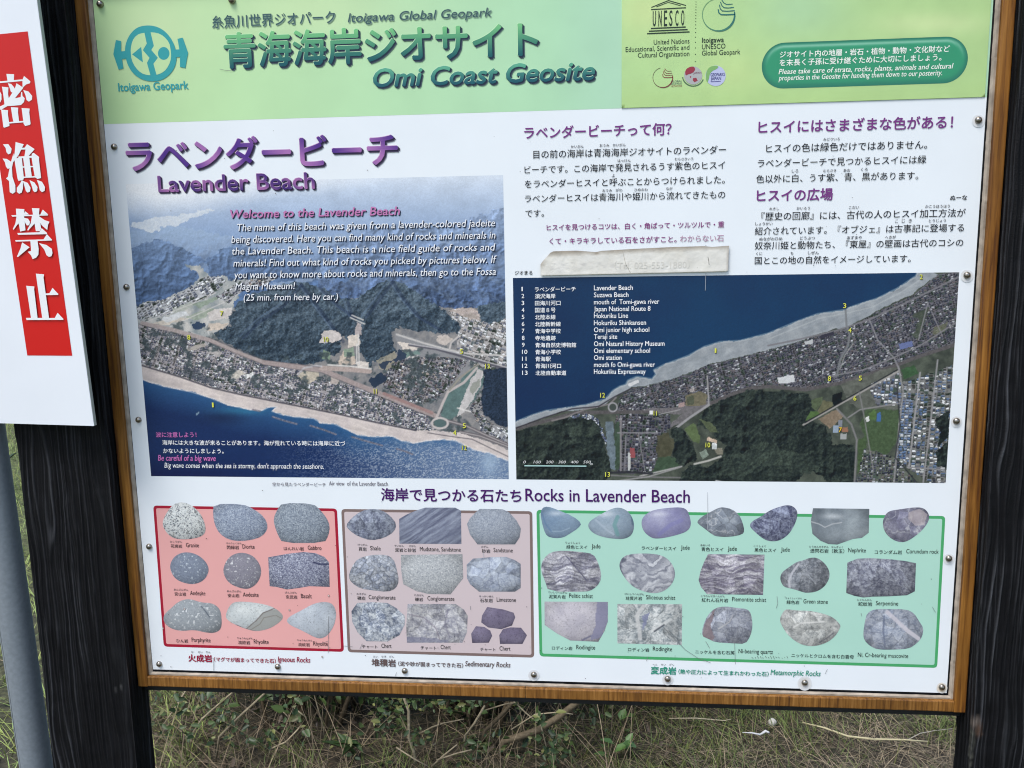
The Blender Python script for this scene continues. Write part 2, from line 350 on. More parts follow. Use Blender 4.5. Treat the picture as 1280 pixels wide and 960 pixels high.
# sealant bead between panel and frame
mb = MB()
def bead(a, b_, wv):
    n = 220; a = np.array(a, float); b_ = np.array(b_, float); wv = np.array(wv, float); v = []
    for i in range(n + 1):
        t = i / n; p = a + (b_ - a) * t; nz = fbm(np.array([p[0] * 150]), np.array([p[2] * 150]), 1., 3, 8)[0] - .5
        v += [p + np.array((0, .003, 0)), p + np.array((0, -.0022 + .0012 * nz, 0)), p + wv * (.5 + .12 * nz) + np.array((0, -.0026 + .001 * nz, 0)), p + wv * (.95 + .14 * nz) + np.array((0, -.0002, 0))]
    mb.add(v, [(i * 4 + k, i * 4 + k + 1, i * 4 + k + 5, i * 4 + k + 4) for i in range(n) for k in range(3)])
il, ir, ib, it = XL + FW, XR - FW, FB + FW, FT - FW
bead((il, 0, ib), (il, 0, it), (.0062, 0, 0)); bead((ir, 0, ib), (ir, 0, it), (-.0062, 0, 0)); bead((il, 0, ib), (ir, 0, ib), (0, 0, .0052)); bead((il, 0, it), (ir, 0, it), (0, 0, -.0052))
mb.build('sealant_strip', M_SEAL, board, ORG, cols=False)

# ------------------------------------------------------------------ printing helpers (everything below is ink lying on the panel plane)
LY = [-.0008]                                      # where the next printing lies: pictures, then stones, then lettering, a tenth of a millimetre apart
def layer(): return LY[0]
def onp(px, py, y):
    q = P(px, py); q[..., 1] = y; return q
def grid_print(name, quad, nx, nz, paint, parent, mat=M_INK, y=None, thick=0, label=None):
    """quad: panel-plane x0,x1,z0,z1 ; paint(px,py)->Nx3 printed colours, px,py measured on the photo"""
    x0, x1, z0, z1 = quad; y = -.0002 if y is None else y
    X, Z = np.meshgrid(np.linspace(x0, x1, nx), np.linspace(z0, z1, nz), indexing='ij'); X = X.ravel(); Z = Z.ravel()
    px, py = unproject(X, Z); col = C(paint(px, py))
    v = np.stack([X, np.full_like(X, y), Z], 1)
    ii, jj = np.meshgrid(np.arange(nx - 1), np.arange(nz - 1), indexing='ij'); a0 = (ii * nz + jj).ravel()
    f = np.stack([a0, a0 + nz, a0 + nz + 1, a0 + 1], 1)
    if thick:
        c = [0, nz - 1, nx * nz - 1, (nx - 1) * nz]; k = len(v); v = np.concatenate([v, v[c] + np.array((0, thick, 0))]); col = np.concatenate([col, col[c] * .8])
        edges = [np.arange(nz), (nx - 1) * nz + np.arange(nz), np.arange(nx) * nz, np.arange(nx) * nz + nz - 1]
        f = np.concatenate([f, [[c[0], c[1], k + 1, k], [c[1], c[2], k + 2, k + 1], [c[2], c[3], k + 3, k + 2], [c[3], c[0], k, k + 3]]])
    o = mesh(name, v, f, mat, parent, col, ORG)
    if label: o['label'] = label
    return o
def unproject(X, Z):
    d = np.stack([X, -(Z - CAM_H), np.full_like(X, DIST)], -1) @ RC     # inverse rotation
    return 640 + F_PX * d[..., 0] / d[..., 2], 480 + F_PX * d[..., 1] / d[..., 2]
_tcache = {}
def text_geo(s, bold=0.0, shear=0.0):
    k = (s, bold, shear)
    if k not in _tcache:
        cu = bpy.data.curves.new('t', 'FONT'); cu.body = s; cu.resolution_u = 3 if len(s) < 40 else 2; cu.offset = bold; cu.shear = shear
        ob = bpy.data.objects.new('t', cu); me = ob.to_mesh()
        co = np.zeros(len(me.vertices) * 3); me.vertices.foreach_get('co', co)
        fs = [tuple(p.vertices) for p in me.polygons]
        _tcache[k] = (co.reshape(-1, 3)[:, :2].copy(), fs)
        ob.to_mesh_clear(); bpy.data.objects.remove(ob); bpy.data.curves.remove(cu)
    return _tcache[k]
class Ink:                                         # one block of printing = one mesh
    def __init__(s): s.mb = MB(); s.y = layer()
    def text(s, t, x0, x1, y0, y1=None, col=(30, 32, 40), h=None, bold=0.0, shear=0.0, base='b', dx=0, dy=0, up=0, grad=None):
        if bold:                                    # heavier lettering: the same strokes four times, nudged apart
            w = bold * abs(x1 - x0) / max(1, len(t)) * (1 if any(ord(q) > 0x2000 for q in t) else 1.5)
            for i, (ux, uy) in enumerate(((-w, 0), (w, 0), (0, -w), (0, w))): s.text(t, x0, x1, y0, y1, col, h, 0.0, shear, base, dx + ux, dy + uy, up + i * .16, grad)
            return s
        """ink runs from pixel x0 to x1; y0,y1 = pixel height of the ink bottom ('b') or of the base line ('l') at both ends"""
        g, fs = text_geo(t, bold, shear); y1 = y0 if y1 is None else y1
        A = P(x0 + dx, y0 + dy); B = P(x1 + dx, y1 + dy); z = (A[2] + B[2]) / 2
        mn = g.min(0); mx = g.max(0); sx = (B[0] - A[0]) / (mx[0] - mn[0])
        sz = sx if h is None else abs(P(x0, y0)[2] - P(x0, y0 - h)[2]) / (mx[1] - (mn[1] if base == 'b' else 0))
        bz = mn[1] if base == 'b' else 0.0
        v = np.stack([A[0] + (g[:, 0] - mn[0]) * sx, np.full(len(g), s.y - up * .00006), z + (g[:, 1] - bz) * sz], 1)
        c = C(col)
        if grad is not None: c = C(grad((g[:, 0] - mn[0]) / (mx[0] - mn[0]), (g[:, 1] - mn[1]) / (mx[1] - mn[1])))
        s.mb.add(v, fs, c); return s
    def poly(s, pts, col, up=0, holes=None):
        pts = np.asarray(pts, float); q = onp(pts[:, 0], pts[:, 1], s.y - up * .00006); s.mb.add(q, tess(q), C(col)); return s
    def line(s, pts, w, col, up=0, closed=False):
        pts = np.asarray(pts, float); n = len(pts); w = np.broadcast_to(np.asarray(w, float), (n,)); L = []; Rr = []
        for i in range(n):
            a = pts[(i - 1) % n] if closed else pts[max(i - 1, 0)]; b2 = pts[(i + 1) % n] if closed else pts[min(i + 1, n - 1)]
            t = b2 - a; t = t / (np.hypot(*t) + 1e-9); nn = np.array((-t[1], t[0])) * w[i] / 2; L.append(pts[i] + nn); Rr.append(pts[i] - nn)
        q = np.array(L + Rr); v = onp(q[:, 0], q[:, 1], s.y - up * .00006); k = n if closed else n - 1
        c = C(col); c = np.concatenate([c, c]) if c.ndim == 2 else c
        s.mb.add(v, [(i, (i + 1) % n, n + (i + 1) % n, n + i) for i in range(k)], c); return s
    def disc(s, x, y, rx, ry=None, col=(0, 0, 0), up=0, n=28):
        t = np.linspace(0, 2 * math.pi, n, endpoint=False); return s.poly(np.stack([x + rx * np.cos(t), y + (ry or rx) * np.sin(t)], 1), col, up)
    def build(s, name, parent, label=None, mat=None):
        o = s.mb.build(name, mat or M_INK, parent, ORG)
        if label: o['label'] = label
        return o
def tess(q):
    from mathutils.geometry import tessellate_polygon
    return [tuple(t) for t in tessellate_polygon([[Vector((p[0], p[2], 0)) for p in q]])]
def polar(name, outline, paint, parent, rings=26, per=None, mat=M_INK, y=None, label=None, thick=0):
    o = np.asarray(outline, float); y = -.0005 if y is None else y
    c = np.array([np.mean([o[:, 0].min(), o[:, 0].max()]), np.mean([o[:, 1].min(), o[:, 1].max()])])
    pts = []; per = per or 1.0
    for a, b2 in zip(o, np.roll(o, -1, 0)):
        k = max(1, int(np.hypot(*(b2 - a)) / per)); pts += [a + (b2 - a) * i / k for i in range(k)]
    pts = np.array(pts); n = len(pts)
    t = np.linspace(0, 1, rings + 1)[1:] ** .9
    xy = np.concatenate([c[None]] + [c + (pts - c) * k for k in t]); col = C(paint(xy[:, 0], xy[:, 1]))
    v = onp(xy[:, 0], xy[:, 1], y)
    f = [(0, 1 + i, 1 + (i + 1) % n) for i in range(n)]
    f += [(1 + r * n + i, 1 + (r + 1) * n + i, 1 + (r + 1) * n + (i + 1) % n, 1 + r * n + (i + 1) % n) for r in range(rings - 1) for i in range(n)]
    if thick:
        k = len(v); last = 1 + (rings - 1) * n; v = np.concatenate([v, v[last:] + np.array((0, thick, 0))]); col = np.concatenate([col, col[last:] * .7])
        f += [(last + i, k + i, k + (i + 1) % n, last + (i + 1) % n) for i in range(n)]
    ob = mesh(name, v, f, mat, parent, col, ORG)
    if label: ob['label'] = label
    return ob
def smooth_outline(o, it=2):
    o = np.asarray(o, float)
    for _ in range(it):
        n = np.roll(o, -1, 0); o = np.stack([.75 * o + .25 * n, .25 * o + .75 * n], 1).reshape(-1, 2)
    return o
mb = MB(); mb.box(PL, PR, -.0001, .0034, PB, PT, C((228, 237, 249)))
panel = mb.build('printed_panel', M_INK, board, ORG)
def tone(c, n): return np.asarray(c, float)[None, :] * n[:, None]
def mix(a, b, t): t = np.clip(t, 0, 1); t = t[:, None] if np.ndim(t) else t; return np.asarray(a, float) * (1 - t) + np.asarray(b, float) * t
# green heading band
hz = P(640, 139.6)[2]
def header_paint(x, y):
    c = mix((188, 224, 172), (172, 219, 188), (x - 150) / 620); c = mix(c, (206, 228, 180), .55 * np.exp(-((x - 390) / 120) ** 2 - ((y - 10) / 45) ** 2))
    c = mix(c, (204, 224, 182), .5 * np.exp(-((x - 190) / 60) ** 2 - ((y - 40) / 60) ** 2)); c = mix(c, (174, 216, 192), np.clip((x - 690) / 90, 0, 1))
    return c * (1 + .05 * (fbm(x, y, .02, 3, 3) - .5))[:, None]
grid_print('header_band', (PL, PR, hz, PT), 120, 40, header_paint, panel)

# round-stone emblem and its name
def zp(pts, ox, oy, s): return [(ox + a / s, oy + b / s) for a, b in pts]
TEAL = (58, 160, 170); HG = (190, 224, 174)
k = Ink(); e = lambda pts: zp(pts, 130, 10, 8.73)
k.poly(smooth_outline(e([(230, 450), (245, 370), (290, 280), (360, 215), (440, 192), (530, 192), (620, 220), (700, 285), (760, 375), (790, 470), (797, 560), (775, 650), (720, 730), (640, 785), (560, 803), (480, 800), (390, 770), (310, 705), (260, 620), (238, 540)])), TEAL)
k.poly(e([(133, 350), (190, 362), (190, 475), (240, 470), (245, 552), (200, 560), (215, 660), (163, 675), (105, 505)]), TEAL, 1)
k.poly(e([(805, 338), (862, 325), (920, 490), (890, 655), (832, 645), (832, 535), (780, 540), (778, 455), (825, 452)]), TEAL, 1)
k.poly(e([(445, 272), (470, 390), (428, 462), (500, 545), (472, 600), (510, 735), (470, 731), (430, 720), (395, 698), (365, 670), (337, 632), (315, 590), (302, 545), (297, 500), (295, 465), (298, 430), (306, 388), (320, 350), (343, 316), (375, 290), (408, 278)]), HG, 2)
k.poly(e([(512, 267), (548, 415), (520, 460), (592, 545), (543, 610), (577, 730), (610, 720), (640, 705), (670, 682), (695, 650), (716, 612), (730, 570), (735, 535), (735, 500), (730, 450), (720, 400), (700, 360), (670, 325), (637, 298), (600, 280), (556, 270)]), HG, 2)
k.poly(e([(310, 508), (410, 425), (428, 595)]), TEAL, 3); ex, ey = e([(655, 497)])[0]; k.disc(ex, ey, 7.2, 8.0, TEAL, 3)
k.text('Itoigawa Geopark', 148.7, 236, 113.8, 111.6, TEAL, h=10.2, bold=.034, base='l')
k.build('emblem', panel, 'teal round-stone emblem with its name beneath')

# headings with a printed bevel and drop shadow
def bevel(k, t, x0, x1, y0, y1, top, bot, dark, h, sh=1.8, bold=.02, shear=0, base='b', hi=None, wave=0):
    for i, (o, bb) in enumerate(((1.15, bold + .016), (.8, bold + .010), (.4, bold + .006))):
        f_ = (.30, .05, 0)[i]; c = np.asarray(dark) * (1 - f_) + np.array((190, 215, 200)) * f_ if wave == 0 else np.asarray(dark) * (1 - f_) + np.array((205, 208, 225)) * f_
        k.text(t, x0, x1, y0, y1, c, h=h, bold=bb, shear=shear, base=base, dx=sh * o, dy=sh * o, up=i)
    if hi is not None: k.text(t, x0, x1, y0, y1, hi, h=h, bold=bold, shear=shear, base=base, dx=-.55, dy=-.55, up=3.2)
    if wave: gr = lambda u, v: mix(top, bot, .5 + .55 * np.sin(u * 21 + v * 3.) * (1 - .3 * v))
    else: gr = lambda u, v: mix(bot, top, v * 1.1 - .05)
    k.text(t, x0, x1, y0, y1, h=h, bold=bold, shear=shear, base=base, up=4.4, grad=gr)
DG = (34, 46, 66)
k = Ink()
for dx_, c in ((1.0, (120, 150, 140)), (0, (62, 92, 98))):
    k.text('糸魚川世界ジオパーク', 265.5, 419.5, 35, 29.8, c, bold=.006, dx=dx_, dy=dx_, up=int(2 - dx_))
    k.text('Itoigawa Global Geopark', 435, 615, 27, 21.2, c, h=10.9, shear=.22, bold=.004, base='l', dx=dx_, dy=dx_, up=int(2 - dx_))
bevel(k, '青海海岸ジオサイト', 282.5, 672, 85, 71.5, (120, 196, 136), (30, 88, 100), DG, 43.5, hi=(196, 232, 196), bold=.022)
bevel(k, 'Omi Coast Geosite', 467.5, 743, 107.2, 101, (96, 172, 146), (34, 88, 104), DG, 22.5, hi=(190, 226, 200), bold=.030, shear=.22, base='l')
k.build('site_heading', panel, 'green bevelled site heading in Japanese and English')

# ------------------------------------------------- aerial photograph
def aerial(x, y):
    p = Paint(x, y, (230, 237, 249)); N = lambda f, o=4, s=0: fbm(x, y, f, o, s); T = lambda c, n: np.asarray(c, float)[None] * n[:, None]
    # haze and far hills
    t = np.clip((y - 222) / 110, 0, 1); far = mix((205, 219, 241), (108, 142, 196), t ** .8)
    edge = 240 - (x - 158) * .045 + 26 * np.exp(-((x - 210) / 120) ** 2) - 8
    al = np.clip((y - edge + 14) / 34 + .9 * np.clip((x - 430) / 190, 0, 1) + .25 * (N(.05, 3, 2) - .5), 0, 1)
    p.m(np.ones(len(x), bool), far * (1 + .10 * (N(.05, 5, 1) - .5) + .05 * (ridge(x, y * 1.6, .04, 4, 5) - .5))[:, None], al)
    p.poly([(163.9, 281), (176, 276), (189, 272), (205, 271), (220, 270), (238, 266), (252, 263), (268, 261), (262, 266), (242, 273), (230, 277), (222, 281), (210, 284), (193, 290), (173, 286)], mix((222, 229, 238), (190, 205, 228), N(.4, 3, 8)), .9, 2.5)
    hill = T((88, 122, 178), .82 + .34 * ridge(x * .8 + y * .35, y * .9, .028, 5, 12)) ; hill = mix(hill, (64, 98, 152), (y - 290) / 85)
    hill = hill * (1 + .32 * relief(x, y, .03, 5, 21))[:, None] * (.92 + .16 * N(.5, 3, 23))[:, None]; crest = np.clip((ridge(x + .5 * y, y, .09, 4, 27) - .66) * 4, 0, 1); hill = mix(hill, (134, 158, 194), crest * .5); hill = mix(hill, (104, 128, 166), .4); hill = mix(hill, (178, 199, 230), .85 * np.clip((355 - y) / 85, 0, 1)); hill = mix(hill, (150, 180, 220), np.clip((318 - y) / 60, 0, .55))
    p.poly([(150, 290), (170, 289), (182, 288), (196, 291), (206, 283), (216, 281), (228, 284), (240, 285), (262, 290), (300, 300), (360, 297), (420, 292), (480, 300), (540, 290), (640, 283), (640, 420), (150, 420)], hill, .95, 3)
    # nearer spurs stepping down out of the haze
    rl = (1 + .30 * relief(x, y, .05, 5, 51))[:, None] * (.90 + .20 * N(.6, 3, 52))[:, None]
    for q, c, c2, a in (([(400, 312), (432, 300), (470, 286), (505, 279), (530, 283), (560, 286), (600, 268), (640, 258), (640, 345), (400, 345)], (142, 166, 206), (112, 138, 182), .75), ([(155, 318), (175, 306), (200, 300), (222, 308), (250, 322), (262, 330), (240, 330), (246, 346), (215, 358), (155, 372)], (98, 126, 170), (84, 112, 158), .8), ([(262, 344), (258, 326), (275, 312), (300, 304), (330, 314), (360, 330), (400, 334), (380, 348), (330, 346), (290, 350)], (100, 128, 172), (80, 106, 150), .8), ([(155, 352), (185, 346), (212, 340), (236, 346), (252, 354), (235, 360), (205, 376), (155, 390)], (84, 110, 152), (66, 92, 136), .9), ([(440, 350), (470, 326), (500, 314), (530, 326), (560, 318), (600, 304), (640, 300), (640, 360), (440, 360)], (112, 138, 182), (84, 110, 156), .8)):
        y0 = min(b2 for _a, b2 in q); p.poly(q, mix(c, c2, (y - y0) / 45) * rl, a, 4)
    # right hand mountains, darker towards the front
    rm = T((76, 100, 142), .6 + .75 * ridge(x * .9 - .5 * y, y * .8, .035, 5, 31)); rm = mix(rm, (54, 72, 108), (y - 330) / 80) * (1 + .45 * relief(x, y, .045, 5, 33))[:, None] * (.84 + .32 * N(.7, 3, 36))[:, None]; sl = ridge(.6 * x - .8 * y + 6 * N(.06, 3, 38), (.8 * x + .6 * y) * .35, .15, 4, 39); rm = mix(rm, (126, 148, 180), .7 * np.clip((sl - .62) * 5, 0, 1) * N(.6, 2, 35)); rm = mix(rm, (140, 164, 202), .6 * np.clip((372 - y) / 50, 0, 1))
    p.poly([(400, 345), (430, 352), (452, 340), (480, 338), (500, 350), (520, 345), (560, 325), (600, 320), (640, 318), (640, 415), (380, 430)], rm, .95, 4)
    for q in ([(330, 356), (352, 352), (372, 350), (398, 345), (420, 342), (415, 346), (380, 354), (350, 359)], [(452, 322), (470, 327), (482, 332), (470, 332)], [(420, 309), (455, 310), (470, 312), (440, 313)], [(545, 302), (575, 301), (570, 304), (548, 305)]): p.poly(q, mix((180, 196, 222), (130, 160, 205), N(.3, 3, 4)), .6, 2)
    p.poly([(150, 396), (262, 405), (300, 380), (480, 372), (560, 385), (640, 385), (640, 620), (150, 620)], mix((112, 116, 126), (150, 148, 150), N(.2, 4, 44) * 1.6 - .3), 1, 2)
    # valley plain and its villages
    val = mix((128, 142, 152), (196, 196, 196), N(.09, 4, 40) * 1.8 - .4)
    p.poly([(160, 384), (185, 378), (205, 374), (222, 366), (240, 356), (250, 347), (247, 340), (232, 332), (230, 329), (248, 332), (256, 338), (262, 348), (280, 344), (290, 350), (330, 345), (345, 350), (320, 360), (300, 366), (292, 380), (286, 404), (268, 424), (240, 420), (160, 410)], val, 1, 3)
    p.town([(160, 388), (186, 377), (215, 372), (240, 357), (255, 346), (276, 345), (284, 352), (270, 366), (240, 380), (205, 395), (160, 402)], 5, 3.2, -.5, 3, (176, 180, 190), [(230, 235, 243), (200, 206, 218), (108, 116, 136), (90, 98, 120), (150, 156, 170)], .85)
    p.town([(270, 372), (300, 352), (330, 347), (350, 345), (330, 356), (300, 366), (285, 380)], 4, 2.6, -.4, 4, (166, 170, 182))
    for q, c in (([(178, 408), (215, 396), (240, 398), (210, 405), (190, 410)], (206, 196, 186)), ([(200, 398), (232, 388), (236, 393), (208, 403)], (206, 212, 222)), ([(232, 396), (262, 384), (270, 388), (245, 402)], (150, 164, 150)), ([(258, 392), (274, 386), (290, 384), (290, 396), (270, 400), (262, 400)], (214, 206, 206)), ([(262, 404), (285, 404), (278, 412), (258, 414)], (208, 192, 180)), ([(238, 380), (268, 372), (276, 372), (250, 386)], (138, 156, 142)), ([(216, 386), (240, 378), (242, 382), (218, 392)], (168, 176, 170))): p.poly(q, T(c, .85 + .3 * N(.35, 3, 9)), .85, 1.5)
    for q in ([(160, 408), (205, 411), (240, 416), (262, 424)], [(205, 412), (240, 396), (280, 378), (300, 366)], [(262, 420), (258, 408), (262, 398), (276, 386)], [(178, 404), (240, 380), (270, 366)]): p.line(q, 1.2, (205, 203, 206), .8)
    p.poly([(240, 407), (248, 402), (256, 404), (257, 409), (248, 412), (241, 411)], (52, 72, 104), 1, 2)
    # wooded hill in the middle
    rr = ridge(x * .8 + y * .5, y - .3 * x, .05, 4, 60); fo = mix((36, 52, 88), (92, 118, 160), .9 * rr + .9 * (N(.5, 3, 61) - .5) - .18 + .16 * np.clip((395 - y) / 60, -.6, 1))
    fo = mix((42, 58, 76), (106, 128, 148), .36 + .42 * relief(x, y, .05, 5, 64) + .16 * np.clip((390 - y) / 50, -.8, 1)) * (.55 + .9 * N(.75, 3, 62))[:, None]
    hillp = [(266, 418), (272, 412), (290, 406), (286, 396), (300, 376), (318, 366), (345, 358), (372, 352), (395, 356), (412, 366), (430, 374), (446, 372), (462, 360), (486, 348), (512, 358), (540, 378), (560, 392), (576, 408), (574, 416), (552, 418), (520, 414), (500, 408), (490, 414), (494, 440), (478, 456), (466, 452), (462, 462), (445, 432), (430, 420), (424, 440), (404, 450), (390, 456), (352, 455), (322, 450), (298, 436), (280, 428)]
    sl = ridge(.6 * x + .8 * y + 6 * N(.06, 3, 68), (.8 * x - .6 * y) * .35, .16, 4, 66); fo = mix(fo, (116, 136, 156), .75 * np.clip((sl - .64) * 5, 0, 1) * np.clip((435 - y) / 60, .1, 1) * N(.6, 2, 69)); fo = mix(fo, (28, 40, 58), .6 * np.clip((.42 - sl) * 5, 0, 1))
    p.poly(hillp, fo, 1, 3, 5)
    for q in ([(372, 354), (395, 385), (412, 408), (424, 425)], [(372, 354), (350, 380), (320, 400), (300, 420)], [(486, 350), (500, 372), (520, 395), (545, 410)], [(486, 350), (470, 372), (452, 395)], [(430, 376), (436, 395)], [(395, 358), (420, 382), (440, 396)]): p.line(q, 2.2, (104, 130, 172), .35); p.line([(a + 5, b2 + 2) for a, b2 in q], 4, (30, 44, 78), .4)
    # openings between the spurs
    for q, c in (([(402, 416), (412, 412), (426, 416), (428, 424), (412, 428), (400, 430)], (206, 198, 198)), ([(434, 420), (448, 418), (450, 432), (436, 434)], (214, 204, 196)), ([(422, 452), (430, 438), (442, 438), (446, 456), (424, 458)], (200, 184, 172)), ([(430, 436), (442, 434), (444, 444), (430, 446)], (130, 152, 136)), ([(446, 402), (452, 404), (452, 418), (444, 418)], (178, 168, 172)), ([(404, 436), (414, 442), (412, 450), (402, 448)], (124, 148, 128)), ([(446, 452), (462, 452), (462, 460), (447, 460)], (214, 206, 202)), ([(470, 450), (494, 440), (500, 452), (488, 464), (474, 460)], (150, 146, 134))): p.poly(q, T(c, .86 + .3 * N(.4, 3, 14)), .95, 1.5)
    for q in ([(438, 397), (456, 405)], [(440, 394), (454, 400)], [(448, 418), (449, 456)], [(446, 455), (446, 430)]): p.line(q, 1.5, (216, 214, 216), .9)
    # right hand valley town, bridges, factory ground
    p.poly([(494, 416), (510, 420), (560, 436), (600, 444), (640, 452), (640, 480), (560, 470), (500, 470)], (140, 142, 150), 1, 2)
    p.town([(560, 388), (575, 386), (600, 390), (600, 402), (620, 400), (640, 395), (640, 470), (600, 462), (570, 440), (572, 420), (578, 404), (566, 398)], 5, 3.4, .35, 17, (170, 168, 172), [(224, 228, 236), (196, 200, 210), (98, 104, 124), (120, 126, 144), (178, 172, 172), (236, 238, 243)], .85)
    p.poly([(560, 388), (580, 384), (600, 388), (598, 400), (580, 396)], T((192, 176, 172), .8 + .4 * N(.5, 3, 3)), .8, 2)
    p.poly([(598, 384), (612, 380), (640, 376), (640, 396), (612, 404), (600, 402)], fo, 1, 3)
    for q, c in (([(497, 428), (520, 430), (528, 436), (505, 438)], (216, 206, 200)), ([(502, 441), (524, 437), (526, 443), (506, 448)], (112, 140, 138)), ([(510, 447), (522, 443), (524, 450), (512, 452)], (210, 206, 206)), ([(546, 420), (560, 418), (566, 424), (556, 432), (546, 428)], (196, 186, 182))): p.poly(q, T(c, .88 + .24 * N(.4, 3, 15)), .95, 1.2)
    # lower town between railway and beach
    town = [(150, 400), (178, 405), (215, 412), (262, 424), (290, 436), (325, 452), (360, 458), (400, 470), (470, 492), (540, 520), (545, 540), (520, 538), (470, 527), (420, 517), (350, 502), (300, 492), (225, 472), (150, 452)]
    p.poly(town, (142, 138, 146)); p.town(town, 3.4, 2.5, .28, 23, (164, 160, 168), [(82, 88, 112), (70, 76, 98), (104, 108, 130), (136, 138, 154), (222, 226, 236), (186, 188, 198), (94, 98, 122)], .86, 7)
    p.town([(480, 470), (494, 452), (520, 446), (560, 446), (585, 452), (565, 480), (545, 500), (525, 505), (500, 498), (478, 482)], 3.5, 2.6, .3, 27, (140, 138, 148), None, .9, 6)
    for q, c in (([(232, 436), (256, 428), (258, 432), (236, 440)], (176, 170, 166)), ([(262, 434), (278, 440), (274, 446), (258, 440)], (184, 180, 182)), ([(286, 468), (300, 463), (308, 466), (296, 474)], (206, 200, 192)), ([(304, 468), (316, 466), (318, 472), (308, 474)], (232, 235, 240)), ([(372, 470), (384, 460), (400, 462), (398, 474), (386, 480)], (196, 186, 170)), ([(414, 470), (424, 472), (424, 480), (412, 480)], (186, 174, 170))): p.poly(q, T(c, .9 + .2 * N(.5, 2, 3)), .9, 1)
    vg = np.clip((N(.11, 4, 201) - .57) * 9, 0, 1) * ((y > 384) & (y < 545)); dd = inpoly(x, y, [(150, 392), (262, 405), (330, 440), (430, 440), (480, 440), (640, 420), (640, 560), (545, 536), (470, 524), (350, 498), (225, 467), (150, 448)]); p.m(dd, T((66, 80, 88), .6 + .8 * N(.8, 3, 202)), vg * .8)
    # railway, station yard, expressway
    for q, w, c in (([(178, 404), (215, 412), (262, 425), (300, 442), (330, 453), (365, 459), (405, 463)], 5, (168, 156, 158)), ([(330, 453), (372, 458), (402, 462), (440, 478), (480, 494), (545, 520)], 6, (164, 150, 152)), ([(402, 460), (440, 462), (462, 464)], 6, (176, 160, 158)), ([(480, 492), (540, 516)], 4, (158, 128, 128)), ([(372, 468), (380, 460), (395, 457), (402, 458)], 2, (184, 182, 190))): p.line(q, w, T(c, .9 + .2 * N(.5, 3, 5)))
    for q in ([(178, 407), (262, 428), (330, 456), (402, 466), (480, 498), (545, 524)], [(262, 422), (330, 450), (400, 459)]): p.line(q, .8, (90, 86, 96), .7)
    p.line([(410, 456), (440, 458), (464, 461)], 1.8, (224, 222, 222), .9)
    for q, w, c in (([(496, 418), (530, 429), (560, 437), (585, 442), (640, 445)], 2.2, (196, 194, 196)), ([(512, 431), (545, 436), (570, 443), (600, 452), (640, 463)], 3.4, (92, 92, 106)), ([(512, 430), (545, 435), (570, 441), (600, 450), (640, 461)], 1.4, (182, 182, 190)), ([(574, 420), (564, 428), (562, 436)], 2.4, (190, 186, 188))): p.line(q, w, c)
    p.poly([(472, 456), (484, 452), (506, 450), (508, 444), (500, 436), (496, 446), (480, 462)], (44, 60, 88), .9, 2); p.poly([(462, 472), (476, 466), (484, 474), (470, 484), (460, 478)], (42, 58, 84), .95, 2)
    # river, its green flats and the wooded bank
    p.poly([(556, 496), (566, 488), (580, 470), (592, 458), (606, 462), (604, 480), (592, 500), (580, 515), (560, 525), (552, 520)], T((92, 120, 122), .85 + .3 * N(.3, 3, 6)), 1, 1.5)
    p.poly([(590, 474), (597, 462), (606, 463), (600, 482), (590, 500), (580, 516), (570, 522), (578, 500), (584, 486)], T((190, 188, 192), .9 + .2 * N(.3, 3, 7)), 1, 1.5)
    p.poly([(592, 478), (600, 472), (598, 482), (590, 494), (588, 486)], (140, 146, 140), .8, 2)
    p.line([(572, 510), (590, 515), (604, 520)], 1.6, (216, 214, 216)); p.line([(596, 460), (580, 478), (560, 490), (553, 505), (545, 524)], 3.2, (186, 178, 180)); p.line([(598, 455), (575, 472), (562, 488)], 2, (150, 148, 140))
    p.town([(586, 512), (600, 492), (606, 500), (604, 520), (620, 535), (612, 545), (598, 530)], 4, 3, .4, 41, (150, 150, 156))
    bank = T((42, 56, 78), .55 + .95 * N(.7, 4, 71)); p.poly([(606, 462), (640, 460), (640, 535), (622, 530), (604, 518), (602, 500), (604, 480)], bank, 1, 2.5)
    p.town([(606, 528), (640, 538), (640, 562), (620, 550), (600, 538)], 4.4, 3, .5, 43, (150, 152, 160), [(232, 236, 242), (200, 206, 216), (110, 118, 138), (80, 88, 112)], .85)
    for q in ([(556, 525), (582, 532), (610, 545), (640, 558)], [(575, 540), (600, 545), (640, 560)]): p.line(q, 4.0, (104, 98, 106)); p.line(q, 1.4, (168, 164, 168))
    t_ = np.linspace(0, 2 * math.pi, 30); p.poly([(550 + 8 * math.cos(a), 529 + 5 * math.sin(a)) for a in t_], (84, 108, 112)); p.line([(550 + 10 * math.cos(a), 529 + 6.5 * math.sin(a)) for a in t_], 2.6, (192, 186, 188))
    # beach
    be = mix((186, 176, 180), (214, 204, 202), N(.12, 4, 80)); be *= (1 + .16 * (ridge(x * .3, y * 1.3 - x * .35, .12, 3, 82) - .5))[:, None]
    coast = [(150, 470), (180, 475), (205, 483), (240, 490), (262, 497), (285, 506), (312, 512), (328, 513), (336, 509), (346, 509), (340, 514), (352, 518), (368, 521), (392, 523), (402, 529), (418, 530), (436, 538), (448, 544), (470, 546), (490, 545), (502, 551), (518, 554), (532, 551), (552, 549), (570, 551), (592, 562), (612, 566), (640, 578)]
    p.poly([(150, 452), (178, 456), (225, 470), (262, 483), (300, 492), (350, 502), (420, 516), (470, 527), (520, 538), (545, 539), (575, 541), (600, 549), (640, 564)] + coast[::-1], be, 1, 1)
    p.line([(150, 453), (178, 457), (225, 471), (262, 484), (300, 493), (350, 503), (420, 517), (470, 528), (520, 538)], 2.0, (70, 70, 84), .85)
    p.poly([(232, 458), (250, 464), (270, 476), (266, 484), (240, 474), (225, 466)], (66, 76, 92), .6, 3)
